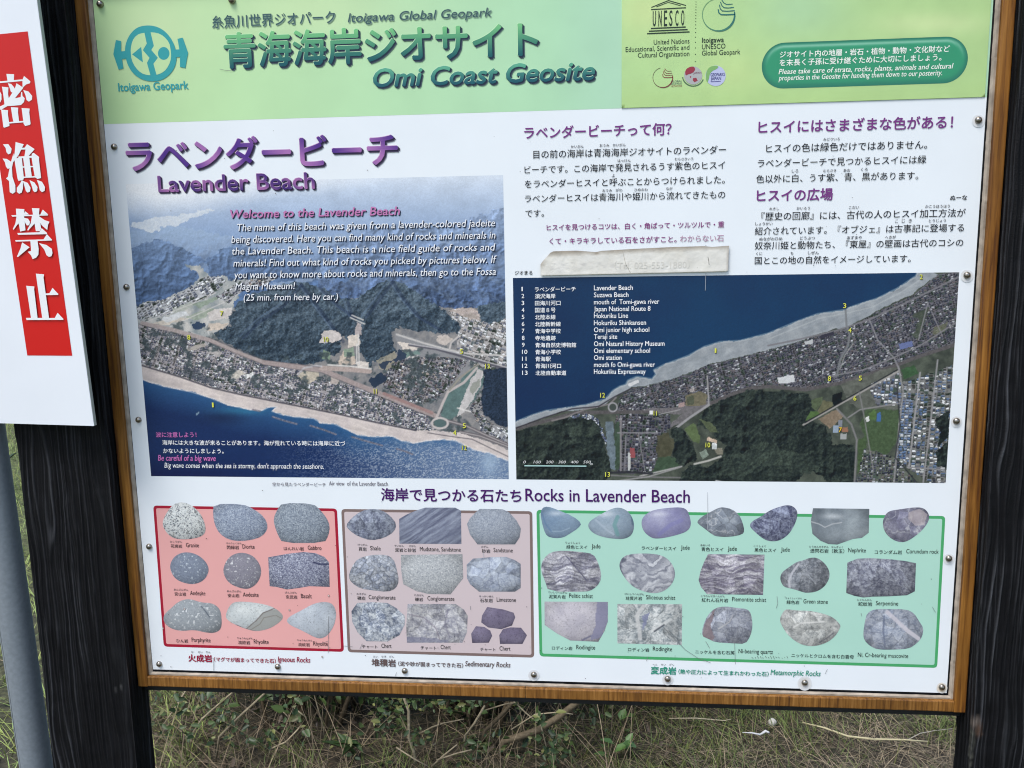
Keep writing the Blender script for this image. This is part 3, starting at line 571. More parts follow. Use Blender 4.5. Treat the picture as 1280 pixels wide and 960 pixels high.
    # sea with glitter
    sx = np.clip((x - 190) / 440, 0, 1); d = np.clip(segd(x, y, coast) / 60, 0, 1)
    sea = mix((46, 98, 154), (30, 52, 104), d * 1.5 + .2 * (1 - sx)); sea = mix(sea, (102, 128, 170), np.clip((x - 400) / 160, 0, 1) * np.clip((y - 535) / 30 + .6 * (N(.03, 3, 90) - .4), 0, 1) * .9)
    gl = np.clip((fbm(x * .8, y * 1.6, .85, 3, 91) - .5) * 6, 0, 1) * np.clip((x - 330) / 170, 0, 1) * np.clip((y - 540) / 25, .15, 1)
    sea = mix(sea, (176, 190, 210), gl * .75); sea = mix(sea, (26, 36, 84), np.clip((y - 565) / 30, 0, 1) * np.clip((360 - x) / 120, 0, 1) * .8)
    sea = mix(sea, (46, 128, 176), np.exp(-((x - 300) / 30) ** 2 - ((y - 514) / 5) ** 2) * .8); sea = mix(sea, (30, 40, 76), np.exp(-((x - 278) / 32) ** 2 - ((y - 522) / 9) ** 2) * .6)
    sea = mix(sea, (150, 176, 208), np.exp(-((x - 612) / 12) ** 2 - ((y - 578) / 16) ** 2) * .9)
    sea *= (1 + .10 * (fbm(x, y * 2, .6, 2, 92) - .5))[:, None]
    p.poly([(150, 470)] + coast[1:] + [(640, 620), (150, 620)], sea, 1, 1)
    p.line(coast, 1.6, (226, 226, 232), .55)
    for q in ([(341, 521), (356, 526), (371, 530)], [(388, 532), (404, 537), (420, 543)], [(440, 546), (460, 552), (478, 557)], [(496, 561), (506, 564), (516, 568)], [(316, 512), (325, 514)]): p.line(q, 2.2, T((126, 120, 134), .6 + .8 * N(.9, 2, 3)), .8)
    p.line([(535, 541), (560, 545), (590, 549), (640, 573)], 1.2, (84, 82, 92), .8); p.poly([(245, 517), (249, 514), (250, 516), (246, 520)], (140, 170, 190), .7)
    p.grain(.12, 1.1, 5); gy = p.c @ np.array((.3, .55, .15)); p.c = np.clip(p.c * .84 + gy[:, None] * .16, 0, 255); return p.c
az0 = P(410, 597)[2]; az1 = P(560, 220.5)[2]
grid_print('aerial_photograph', (P(189, 595)[0] , P(636, 598)[0], az0, az1), 520, 440, aerial, panel, label='printed aerial photograph of a coastal town under wooded hills')

# ------------------------------------------------- satellite map
def satmap(x, y):
    p = Paint(x, y, (26, 62, 98)); N = lambda f, o=4, s=0: fbm(x, y, f, o, s); T = lambda c, n: np.asarray(c, float)[None] * n[:, None]
    p.c = mix((16, 44, 80), (24, 62, 98), .5 + .7 * (N(.015, 3, 1) - .5) + np.clip((x - 640) / 600, 0, .4)); p.c *= (1 + .05 * (N(.9, 2, 2) - .5))[:, None]
    coast = [(630, 533), (644, 527.7), (665, 519), (682, 513.6), (707, 510), (733, 506), (756.7, 498.8), (766.6, 488), (775, 483), (782, 481), (785, 475.6), (796, 471), (809, 473), (815, 474), (820, 467.5), (817.5, 462.5), (830, 456), (860, 445), (880, 433.7), (900, 427.5), (925, 426), (960, 417), (995, 402.4), (1022, 392.6), (1054, 387.7), (1069, 382), (1097, 373), (1122, 360.4), (1145, 345), (1150, 330)]
    land = mix((58, 64, 62), (92, 100, 92), N(.12, 4, 3) * 1.6 - .3); p.poly(coast + [(1215, 330), (1215, 620), (630, 620)], land, 1, .6)
    sand = mix((132, 140, 150), (160, 166, 174), N(.1, 4, 4) * 1.5 - .3); sand *= (1 + .12 * (ridge(x * .4, y * 1.4 + x * .5, .1, 3, 6) - .5))[:, None]
    p.poly(coast + [(1173, 343), (1155, 356), (1141, 368), (1122, 376), (1097, 388), (1077, 399.5), (1054, 411), (1044, 411), (1018, 419), (995, 428), (960, 437), (922, 447), (884, 456), (862, 466), (837, 474), (809, 482), (790, 484), (772, 494), (752, 508), (732, 512), (700, 515), (670, 526), (630, 541)], sand, 1, .8)
    p.line(coast, 2.6, (176, 184, 194), .5); p.line([(960, 424), (1000, 408), (1024, 398), (1050, 393), (1090, 384), (1125, 366), (1150, 350)], 1.4, (180, 186, 192), .5)
    R1 = [(54, 56, 70), (48, 50, 62), (70, 72, 88), (88, 90, 104), (118, 120, 130), (170, 174, 184), (100, 94, 98), (62, 66, 84)]
    tw = [(1173, 343), (1212, 337), (1207, 425), (1147, 445), (1119, 456), (1054, 477), (1007, 486), (960, 485), (937, 485), (901, 499), (886, 505), (852, 510), (800, 514), (770, 514), (775, 497), (790, 485), (809, 483), (837, 475), (862, 467), (884, 457), (922, 448), (960, 438), (995, 429), (1018, 421), (1044, 414), (1054, 413), (1077, 401), (1097, 390), (1122, 378), (1141, 370), (1155, 358)]
    p.poly(tw, (104, 104, 116)); p.town(tw, 3.3, 2.5, -.28, 3, (100, 100, 110), R1, .9, 7)
    p.poly([(1140, 395), (1162, 382), (1156, 402), (1147, 425), (1140, 420), (1150, 400)], (72, 82, 72), .8, 2); p.poly([(1168, 410), (1185, 402), (1180, 416), (1166, 420)], (100, 104, 84), .7, 2)
    # railway
    p.line([(630, 540), (690, 524), (720, 516), (770, 515), (800, 515), (852, 511), (886, 505), (901, 499), (922, 490), (937, 485.5), (959, 483), (1007, 487), (1054, 478), (1119, 457), (1147, 446), (1215, 424)], 4.5, T((92, 90, 94), .85 + .3 * N(.6, 2, 5)))
    p.poly([(800, 511), (850, 509), (885, 501), (886, 508), (862, 522), (838, 536), (842, 526), (852, 518), (820, 516)], T((112, 110, 116), .8 + .4 * N(.5, 3, 6)), .9, 1); p.line([(886, 506), (862, 522), (845, 535)], 3, (150, 150, 156)); p.line([(884, 470), (886, 506)], 2, (150, 150, 156))
    # woods
    W = lambda s, g=0.: mix((28, 34, 40), (78, 90, 82), .34 + .34 * relief(x, y, .04, 5, s) + g) * (.55 + .9 * N(.8, 3, s + 2))[:, None]
    w1 = [(630, 545), (655, 535), (690, 530), (704, 524), (716, 518), (730, 517), (745, 522), (752, 532), (753, 548), (758, 565), (764, 590), (752, 608), (630, 608)]; p.poly(w1, W(11), 1, 2)
    p.poly([(708, 536), (735, 533), (752, 540), (740, 546), (715, 544)], W(12, .3), .7, 4); p.poly([(650, 545), (690, 535), (706, 545), (690, 556), (660, 556)], W(13, .22), .5, 5)
    p.town([(708, 524), (716, 518), (732, 517), (748, 524), (752, 545), (760, 560), (757, 548), (754, 536), (742, 526), (725, 522)], 3, 2.6, .3, 8, (90, 94, 108), [(120, 132, 160), (190, 196, 205), (80, 90, 120)], .8, 0)
    p.town([(770, 518), (838, 518), (838, 535), (824, 560), (818, 592), (770, 592)], 3.8, 3.4, .08, 14, (96, 96, 106), R1, .9, 6)
    p.poly([(757, 527), (766, 526), (770, 560), (769, 587), (763, 586), (758, 555)], T((108, 122, 134), .8 + .4 * N(.3, 3, 4)), 1, 1); p.poly([(769, 530), (775, 527), (776, 560), (774, 588), (769, 586)], T((66, 82, 72), .8 + .4 * N(.4, 3, 6)), 1, 1)
    p.poly([(822, 545), (835, 540), (842, 552), (838, 572), (824, 578), (820, 562)], T((78, 78, 66), .8 + .4 * N(.3, 3, 6)), .95, 3); p.poly([(815, 590), (822, 572), (838, 570), (852, 582), (830, 588)], T((66, 84, 70), .8 + .4 * N(.3, 3, 6)), .95, 2)
    p.poly([(838, 538), (852, 534), (864, 552), (872, 574), (852, 584), (840, 572), (842, 552)], W(17, -.05), 1, 3)
    w2 = [(876, 516), (890, 506), (905, 499), (925, 491), (940, 487), (960, 488), (1012, 492), (1018, 512), (1008, 526), (1024, 528), (1036, 540), (1042, 556), (1068, 556), (1071, 575), (1066, 606), (1034, 606), (1028, 596), (1010, 588), (990, 606), (850, 606), (852, 590), (872, 578), (884, 584), (905, 570), (908, 556), (896, 548), (892, 538), (870, 532)]
    p.poly(w2, W(19), 1, 2.5); p.poly([(905, 572), (960, 552), (1010, 570), (1030, 590), (1000, 592), (950, 580), (930, 598), (900, 592)], W(20, .32), .75, 6); p.poly([(880, 522), (940, 540), (905, 548), (896, 536)], W(21, .25), .6, 5)
    for q, c in (([(855, 536), (868, 528), (875, 545), (874, 555), (866, 552)], (92, 108, 78)), ([(874, 524), (888, 528), (898, 540), (888, 540)], (88, 98, 78)), ([(874, 566), (882, 562), (886, 570), (878, 574)], (128, 142, 134)), ([(892, 560), (904, 560), (904, 568), (896, 568)], (128, 126, 116)), ([(884, 546), (896, 550), (896, 554), (884, 551)], (196, 176, 160)), ([(890, 554), (895, 553), (896, 561), (890, 561)], (212, 218, 224)), ([(856, 494), (876, 489), (884, 494), (882, 506), (858, 508)], (112, 108, 92)), ([(858, 496), (867, 494), (868, 505), (859, 507)], (84, 90, 78)), ([(848, 504), (856, 502), (857, 508), (848, 509)], (160, 140, 140)), ([(862, 486), (868, 485), (868, 489), (863, 490)], (166, 160, 162)), ([(1007, 526), (1013, 514), (1022, 514), (1026, 518)], (84, 110, 70)), ([(1022, 514), (1030, 500), (1041, 504), (1040, 510), (1026, 518)], (104, 104, 84)), ([(1014, 500), (1028, 496), (1028, 503), (1020, 514), (1014, 508)], (86, 98, 78)), ([(1023, 523), (1046, 511), (1054, 520), (1044, 531), (1036, 536)], (132, 118, 104)), ([(1040, 494), (1052, 490), (1053, 502), (1044, 508), (1039, 502)], (28, 34, 40)), ([(1075, 530), (1082, 512), (1110, 508), (1124, 512), (1122, 550), (1108, 570), (1088, 565)], (74, 92, 70)), ([(1086, 516), (1094, 512), (1095, 524), (1086, 524)], (84, 110, 70)), ([(1126, 462), (1142, 456), (1148, 466), (1130, 474)], (62, 90, 66)), ([(1072, 550), (1082, 545), (1084, 575), (1072, 598)], (72, 90, 66))): p.poly(q, T(c, .82 + .36 * N(.4, 3, 33)), .95, .8)
    p.poly([(1050, 480), (1110, 460), (1124, 460), (1124, 512), (1080, 512), (1062, 505)], T((98, 102, 98), .8 + .4 * N(.3, 3, 35)), .9, 1)
    RB = [(196, 200, 206), (98, 118, 150), (88, 108, 144), (150, 156, 166), (96, 100, 112), (216, 220, 226), (60, 64, 78)]
    p.town([(1086, 482), (1125, 462), (1128, 505), (1096, 508)], 5, 4, .1, 50, (110, 112, 120), RB, .8, 0)
    p.town([(1128, 478), (1215, 448), (1190, 510), (1187, 606), (1166, 606), (1133, 585), (1121, 570)], 5.4, 3.0, .06, 52, (118, 120, 122), RB, .88, 4)
    p.town([(1127, 500), (1142, 500), (1136, 578), (1121, 572)], 5, 3.4, .06, 55, (110, 114, 124), [(92, 114, 150), (84, 104, 142), (122, 136, 160), (186, 192, 202)], .95, 0)
    p.town([(1080, 560), (1120, 572), (1134, 588), (1150, 606), (1064, 606), (1074, 590)], 3.6, 3, .1, 57, (98, 104, 98), R1, .75, 0)
    p.poly([(1168, 525), (1186, 512), (1186, 548), (1172, 560), (1176, 540)], W(61, -.05), 1, 2); p.poly([(1170, 565), (1186, 552), (1185, 586), (1170, 582)], W(63, -.05), 1, 2)
    for q, w, c in (([(1004, 531), (1123, 464)], 2.4, (158, 156, 156)), ([(1006, 528.5), (1122, 462)], 1.4, (40, 42, 48)), ([(1123, 458), (1129, 490), (1124, 530), (1120, 575), (1117, 606)], 2.2, (142, 142, 146)), ([(1121, 480), (1125, 530), (1119, 572), (1146, 603)], 1.4, (48, 50, 58)), ([(1150, 466), (1136, 584)], 2.2, (156, 156, 162)), ([(1172, 450), (1164, 520), (1154, 603)], 2, (148, 148, 154)), ([(1134, 584), (1180, 587)], 1.8, (140, 140, 146)), ([(1046, 511), (1064, 530), (1071, 550), (1068, 604)], 2.4, (126, 126, 130)), ([(1060, 522), (1075, 512), (1124, 504)], 1.8, (136, 136, 140)), ([(1074, 490), (1080, 520), (1086, 555), (1092, 590)], 1.4, (130, 130, 134)), ([(1087, 400), (1097, 425), (1118, 448), (1124, 462)], 1.8, (138, 138, 146)), ([(1160, 378), (1148, 425)], 1.4, (138, 138, 146)), ([(1160, 380), (1178, 420)], 1.2, (138, 138, 146)), ([(1040, 470), (1080, 462), (1110, 450), (1150, 432), (1200, 400)], 1.8, (128, 128, 136)), ([(960, 432), (1000, 424), (1050, 412), (1090, 398), (1150, 370), (1205, 343)], 2.2, (120, 120, 128)), ([(1057, 388), (1058, 406), (1062, 418), (1060, 432), (1050, 450), (1046, 470)], 2.6, (120, 124, 130)), ([(1050, 462), (1056, 444), (1066, 430)], 1.2, (150, 150, 154)), ([(772, 541), (822, 541)], 1.6, (140, 140, 148)), ([(776, 520), (776, 588)], 2.2, (136, 134, 140)), ([(782, 545), (781, 588)], 1.6, (130, 130, 138)), ([(798, 542), (806, 588)], 1.2, (136, 136, 142)), ([(770, 497), (762, 505), (730, 512), (706, 522), (690, 526)], 2.0, (130, 126, 130)), ([(790, 485), (768, 496), (748, 508), (715, 511), (680, 522), (640, 537)], 1.6, (58, 56, 66)), ([(800, 595), (830, 588), (852, 583)], 1.8, (170, 170, 172)), ([(868, 580), (885, 576), (901, 570.5)], 2.4, (186, 186, 184)), ([(762, 591), (790, 590), (815, 592)], 3, (52, 54, 62)), ([(762, 594), (800, 596), (850, 597)], 1.8, (120, 120, 124)), ([(766, 602), (810, 596), (850, 584)], 1.8, (150, 150, 154)), ([(895, 601), (906, 603)], 2.0, (190, 192, 196)), ([(824, 518), (850, 512)], 1.0, (160, 160, 164))): p.line(q, w, c, .92)
    t_ = np.linspace(0, 2 * math.pi, 26); p.line([(766 + 5.4 * math.cos(a), 509 + 5.4 * math.sin(a)) for a in t_], 1.8, (158, 158, 166)); p.poly([(766 + 4 * math.cos(a), 509 + 4 * math.sin(a)) for a in t_], (70, 78, 78))
    for q, c in (([(972, 472), (992, 468), (994, 478), (973, 479.5)], (206, 210, 216)), ([(1041, 532), (1048, 532), (1048, 541), (1041, 541)], (148, 164, 186)), ([(1048, 525), (1053, 525), (1053, 533), (1048, 533)], (130, 136, 150)), ([(1052, 534), (1060, 534), (1060, 540), (1052, 540)], (150, 110, 92)), ([(1050, 542), (1058, 542), (1058, 549), (1050, 549)], (160, 164, 168)), ([(1096, 517), (1101, 515), (1101, 527), (1096, 527)], (72, 108, 168)), ([(787, 560), (793, 560), (794, 572), (788, 572)], (150, 84, 90)), ([(785, 566), (788, 566), (788, 588), (785, 588)], (190, 194, 196)), ([(784, 480), (798, 474), (799, 478), (787, 484)], (206, 208, 214)), ([(812, 513), (816, 513), (816, 518), (812, 518)], (226, 228, 236)), ([(1123, 430), (1140, 426), (1141, 433), (1125, 437)], (104, 116, 162)), ([(1006, 427), (1016, 424), (1016, 429), (1007, 431)], (190, 194, 200)), ([(1024, 420), (1042, 414), (1043, 418), (1026, 424)], (58, 58, 72)), ([(1082, 522), (1086, 520), (1087, 526), (1083, 528)], (216, 218, 222))): p.poly(q, c, .95)
    p.grain(.14, 1.2, 7); return p.c
mz0 = P(910, 601.5)[2]; mz1 = P(910, 344)[2]
grid_print('satellite_map', (P(645.5, 599.5)[0], P(1182, 604)[0], mz0, mz1), 640, 310, satmap, panel, label='printed satellite map with navy sea, pale beach and numbered places')
# ------------------------------------------------- titles and paragraphs
INK, PUR = (34, 36, 46), (118, 58, 132)
k = Ink()
bevel(k, 'ラベンダービーチ', 160.5, 497.5, 213.5, 207, (74, 46, 134), (168, 116, 182), (36, 28, 56), 39, hi=(208, 178, 216), bold=.022, wave=1, sh=1.7)
bevel(k, 'Lavender Beach', 199, 393.5, 239.5, 236, (68, 46, 118), (160, 108, 168), (36, 28, 56), 19.5, hi=(206, 180, 212), bold=.020, base='l', wave=1, sh=1.6)
k.build('beach_title', panel, 'purple bevelled beach title in Japanese and English')
k = Ink()
def shadowed(t, x0, x1, y0, y1, col, h=None, bold=0., shear=.2):
    for i, (d, c) in enumerate(((1.15, (36, 44, 66)), (.6, (44, 54, 80)))): k.text(t, x0, x1, y0, y1, c, h=h, bold=bold, shear=shear, base='l', dx=d, dy=d, up=i)
    k.text(t, x0, x1, y0, y1, col, h=h, bold=bold, shear=shear, base='l', up=3)
shadowed('Welcome to the Lavender Beach', 288.5, 500, 272, 269, (190, 124, 180), 10.2, .018)
WT = (242, 246, 252)
for t, a, b2, c, d in (('The name of this beach was given from a lavender-colored jadeite', 297, 619, 287.5, 284.2), ('being discovered. Here you can find many kind of rocks and minerals in', 289.5, 619.5, 302.5, 299.3), ('the Lavender Beach. This beach is a nice field guide of rocks and', 290.5, 619.5, 317, 314.4), ('minerals! Find out what kind of rocks you picked by pictures below. If', 292, 621, 332, 329.7), ('you want to know more about rocks and minerals, then go to the Fossa', 292.5, 620, 347, 344.6), ('Magna Museum!', 294.5, 369.5, 362.2, 361), ('(25 min. from here by car.)', 305, 423, 375.5, 375)):
    shadowed(t, a, b2, c, d, WT, 9.0 if 'd' in t or 'l' in t else 8.4, 0.)
PK = (200, 118, 190)
k.text('波に注意しよう！', 195.5, 246, 546.5, col=PK, bold=.012); k.text('海岸には大きな波が来ることがあります。海が荒れている時には海岸に近づ', 203.5, 431.7, 556.4, 557, WT, bold=.01); k.text('かないようにしましょう。', 204.5, 280, 566.5, col=WT, bold=.01)
k.text('Be careful of a big wave', 198, 270, 575.5, 576, PK, h=7, bold=.02, shear=.2, base='l'); k.text("Big wave comes when the sea is stormy, don't approach the seashore.", 206, 405, 584.7, 585.7, WT, h=6.6, bold=.004, shear=.2, base='l')
YEL = (212, 216, 92)
def num(t, x, y, col=YEL, s=7.2):
    w = s * (.64 * len(t) - .30 * t.count('1')); k.text(t, x - w / 2, x + w / 2, y + s / 2, y + s / 2, (46, 48, 40), h=s, bold=.02, base='l', dx=.6, dy=.5); k.text(t, x - w / 2, x + w / 2, y + s / 2, y + s / 2, col, h=s, bold=.02, base='l', up=2)
for t, x, y in (('7', 277.5, 391.5), ('8', 236.5, 421.5), ('10', 408, 424), ('5', 577, 439), ('13', 609.5, 457.5), ('11', 469.5, 489), ('1', 266.5, 506), ('5', 580.5, 532), ('4', 568.5, 540.5), ('12', 580.5, 559.5)): num(t, x, y, s=5.8)
k.build('photograph_lettering', panel)
k = Ink()
LG = [('1', 'ラベンダービーチ', 'Lavender Beach', 319.5, 791), ('2', '須沢海岸', 'Suzawa Beach', 694 - 0, 785.5), ('3', '田海川河口', 'mouth of  Tomi-gawa river', 0, 824), ('4', '国道８号', 'Japan National Route 8', 0, 813), ('5', '北陸本線', 'Hokuriku Line', 0, 785), ('6', '北陸新幹線', 'Hokuriku Shinkansen', 0, 807.5), ('7', '青海中学校', 'Omi junior high school', 0, 811.5), ('8', '寺地遺跡', 'Teraji site', 0, 771.5), ('9', '青海自然史博物館', 'Omi Natural History Museum', 0, 830.5), ('10', '青海小学校', 'Omi elementary school', 0, 812.5), ('11', '青海駅', 'Omi station', 0, 777), ('12', '青海川河口', 'mouth fo Omi-gawa river', 0, 818.5), ('13', '北陸自動車道', 'Hokuriku Expressway', 0, 807)]
for i, (a, j, e_, _, xe) in enumerate(LG):
    yb = 363.2 + i * 8.72; xo = i * .07
    k.text(a, 652 + xo, 652 + (3.2 if a != '1' else 1.5) * len(a) ** 1.05 - (1.2 if a == '11' else 0) + xo, yb + .6, col=WT, h=5.2, bold=.012, base='l')
    k.text(j, 668.7 + xo, 668.7 + 6.37 * len(j) + xo, yb + 1.4, yb + 1.0, WT, bold=.012)
    k.text(e_, 742.5, xe, yb - .4, yb - .9, WT, h=6.0, bold=.012, base='l')
for t, x, y in (('2', 1151, 346), ('3', 1055.5, 382), ('4', 1062, 412.5), ('1', 894.3, 438), ('8', 1036.5, 473), ('5', 1075, 472.5), ('12', 753.3, 493.8), ('11', 819, 516.3), ('10', 884.7, 556), ('13', 759.5, 592.8), ('6', 1068.3, 497.5), ('7', 1050, 537)): num(t, x, y, (226, 190, 60) if t == '7' else YEL, 5.8)
for i, t in enumerate(('0', '100', '200', '300', '400', '500')): k.text(t, 655.7 + i * 15.55 - 1.5 * len(t) + (0 if i else 0), 655.7 + i * 15.55 + 1.7 * len(t), 579, col=(216, 220, 226), h=3.4, shear=.2, base='l')
k.text('m', 738, 741, 581, col=(216, 220, 226), h=2, base='l'); k.line([(655.6, 582), (733, 582.5)], 1.3, (176, 214, 216)); k.line([(655.6, 583.1), (733, 583.6)], .6, (40, 60, 70))
k.build('map_legend', panel)
k = Ink()
k.text('空から見たラベンダービーチ', 341, 407.5, 607.6, 607.9, (104, 100, 116), bold=.003); k.text('Air view  of the Lavender Beach', 411.5, 485, 606.5, 607.2, (104, 100, 116), h=5.2, base='l'); k.build('photograph_caption', panel)
k = Ink()
k.text('ラベンダービーチって何？', 655.7, 839, 173.2, 169.6, PUR, bold=.020)
body = [('目の前の海岸は青海海岸ジオサイトのラベンダー', 666.8, 907.3, 197.6, 193), ('ビーチです。この海岸で発見されるうす紫色のヒスイ', 655.8, 906, 217, 211.5), ('をラベンダーヒスイと呼ぶことからつけられました。', 656.2, 905.8, 235, 229.6), ('ラベンダーヒスイは青海川や姫川から流れてきたもの', 656.3, 906.3, 253.2, 248.4), ('です。', 657, 680, 271.3, 270.8)]
for t, a, b2, c, d in body: k.text(t, a, b2, c, d, INK, bold=.004)
for t, a, b2, y in (('かいがん', 713.6, 729.6, 185), ('おうみ', 749.6, 761.5, 183.6), ('かいがん', 766, 782, 183), ('はっけん', 772, 788.3, 202.6), ('むらさきいろ', 843.5, 866.5, 200.4), ('よ', 764.8, 768.3, 221.5), ('おうみ', 753, 765, 240), ('がわ', 769.6, 777.8, 239.6), ('ひめかわ', 793, 809.6, 239), ('なが', 832.6, 840.6, 237.6)): k.text(t, a, b2, y, col=(66, 68, 80), bold=.01)
k.build('beach_paragraph', panel)
k = Ink(); VIO = (132, 62, 128)
k.text('ヒスイを見つけるコツは、白く・角ばって・ツルツルで・重', 683.5, 905, 288.3, 284.4, VIO, bold=.014); k.text('くて・キラキラしている石をさがすこと。', 687, 845.5, 305.6, 303, VIO, bold=.014); k.text('わからない石', 850, 904.5, 302.8, 301.6, (176, 142, 172), bold=.008)
k.build('hint_lettering', panel); k = Ink(); k.text('ジオまる', 643.6, 665.5, 343.6, 343.2, INK, bold=.014); k.build('small_caption', panel); k = Ink(); k.text('ぬーな', 1187.5, 1208.5, 250.4, 249.8, INK, bold=.016); k.build('small_caption', panel)
k = Ink()
k.text('ヒスイにはさまざまな色がある！', 948, 1190.5, 167.5, 159.3, PUR, bold=.020); k.text('ヒスイの広場', 946, 1040.5, 252.6, 250, PUR, bold=.022)
for t, a, b2, c, d in (('ヒスイの色は緑色だけではありません。', 957.5, 1158.5, 190.6, 186.4), ('ラベンダービーチで見つかるヒスイには緑', 947, 1157.2, 209.6, 204.2), ('色以外に白、うす紫、青、黒があります。', 945, 1147.5, 229.2, 224.2), ('『歴史の回廊』には、古代の人のヒスイ加工方法が', 951.5, 1206.5, 276, 270.8), ('紹介されています。『オブジェ』は古事記に登場する', 943.3, 1204.5, 294, 289.4), ('奴奈川姫と動物たち、『東屋』の壁画は古代のコシの', 943.2, 1203.5, 312.2, 308), ('国とこの地の自然をイメージしています。', 943.2, 1138, 330.4, 328)): k.text(t, a, b2, c, d, INK, bold=.004)
for t, a, b2, y in (('みどりいろ', 1029, 1049.5, 175.8), ('しろ', 989.6, 997.6, 215.8), ('むらさき', 1029, 1045, 215.2), ('あお', 1054.2, 1062.6, 214.8), ('くろ', 1076, 1084.2, 214), ('れきし', 961.5, 973.6, 262.8), ('かいろう', 995.6, 1012.3, 262.2), ('こだい', 1061, 1073.6, 261.2), ('かこうほうほう', 1156.2, 1187, 259.8), ('しょうかい', 944, 965.5, 281.6), ('こ', 1118.6, 1122.3, 278.6), ('じ', 1127, 1131, 278.4), ('き', 1135.6, 1139.4, 278.2), ('とうじょう', 1160.8, 1182, 277.8), ('ぬながわひめ', 949, 977.6, 300.6), ('どうぶつ', 999.8, 1018.4, 299.6), ('あずまや', 1058.4, 1077, 299.2), ('へきが', 1106, 1119.6, 298.4), ('くに', 945, 952.6, 319), ('ち', 988, 991.4, 318.4), ('しぜん', 1009.8, 1023.2, 318)): k.text(t, a, b2, y, col=(66, 68, 80), bold=.01)
k.build('jade_paragraph', panel)
k = Ink(); DP = (74, 36, 104)
k.text('海岸で見つかる石たち', 477, 651.5, 626.3, 627.3, DP, bold=.018); k.text('Rocks in Lavender Beach', 657, 862, 625.7, 628.3, DP, h=15.2, bold=.014, base='l'); k.build('rocks_heading', panel)

# ------------------------------------------------- framed rock panels
def rbox(name, quad, edge, fill, w, label):
    q = np.array(quad, float); c = q.mean(0); LY[0] = -.0002; k = Ink(); LY[0] = -.0008
    def rounded(q, r, n=6):
        out = []
        for i in range(4):
            a, b2, c2 = q[i - 1], q[i], q[(i + 1) % 4]; d0 = (a - b2) / np.hypot(*(a - b2)); d1 = (c2 - b2) / np.hypot(*(c2 - b2))
            for j in range(n + 1):
                t = j / n; out.append(b2 + d0 * r * (1 - t) ** 2 + d1 * r * t ** 2)
        return np.array(out)
    qi = []
    for i in range(4):
        a, b2, c2 = q[i - 1], q[i], q[(i + 1) % 4]; d0 = (a - b2) / np.hypot(*(a - b2)); d1 = (c2 - b2) / np.hypot(*(c2 - b2)); qi.append(b2 + (d0 + d1) * w)
    k.poly(rounded(q, 5), edge); k.poly(rounded(np.array(qi), 2.5), fill, 2); return k.build(name, panel, label)
rbox('red_rock_frame', [(191.5, 631.8), (421.3, 635.6), (430, 814.8), (204.8, 808.2)], (164, 40, 62), (226, 170, 172), 3.4, 'pink panel with dark red outline for igneous rocks')
rbox('brown_rock_frame', [(426.6, 636.2), (665.4, 639), (667.8, 822), (434.8, 815.2)], (128, 112, 112), (204, 192, 200), 3.4, 'grey-pink panel with brown outline for sedimentary rocks')
rbox('green_rock_frame', [(670.6, 637.2), (1181.6, 645), (1171.4, 834.8), (674.4, 820.4)], (78, 166, 112), (172, 216, 206), 3.6, 'mint panel with green outline for metamorphic rocks')

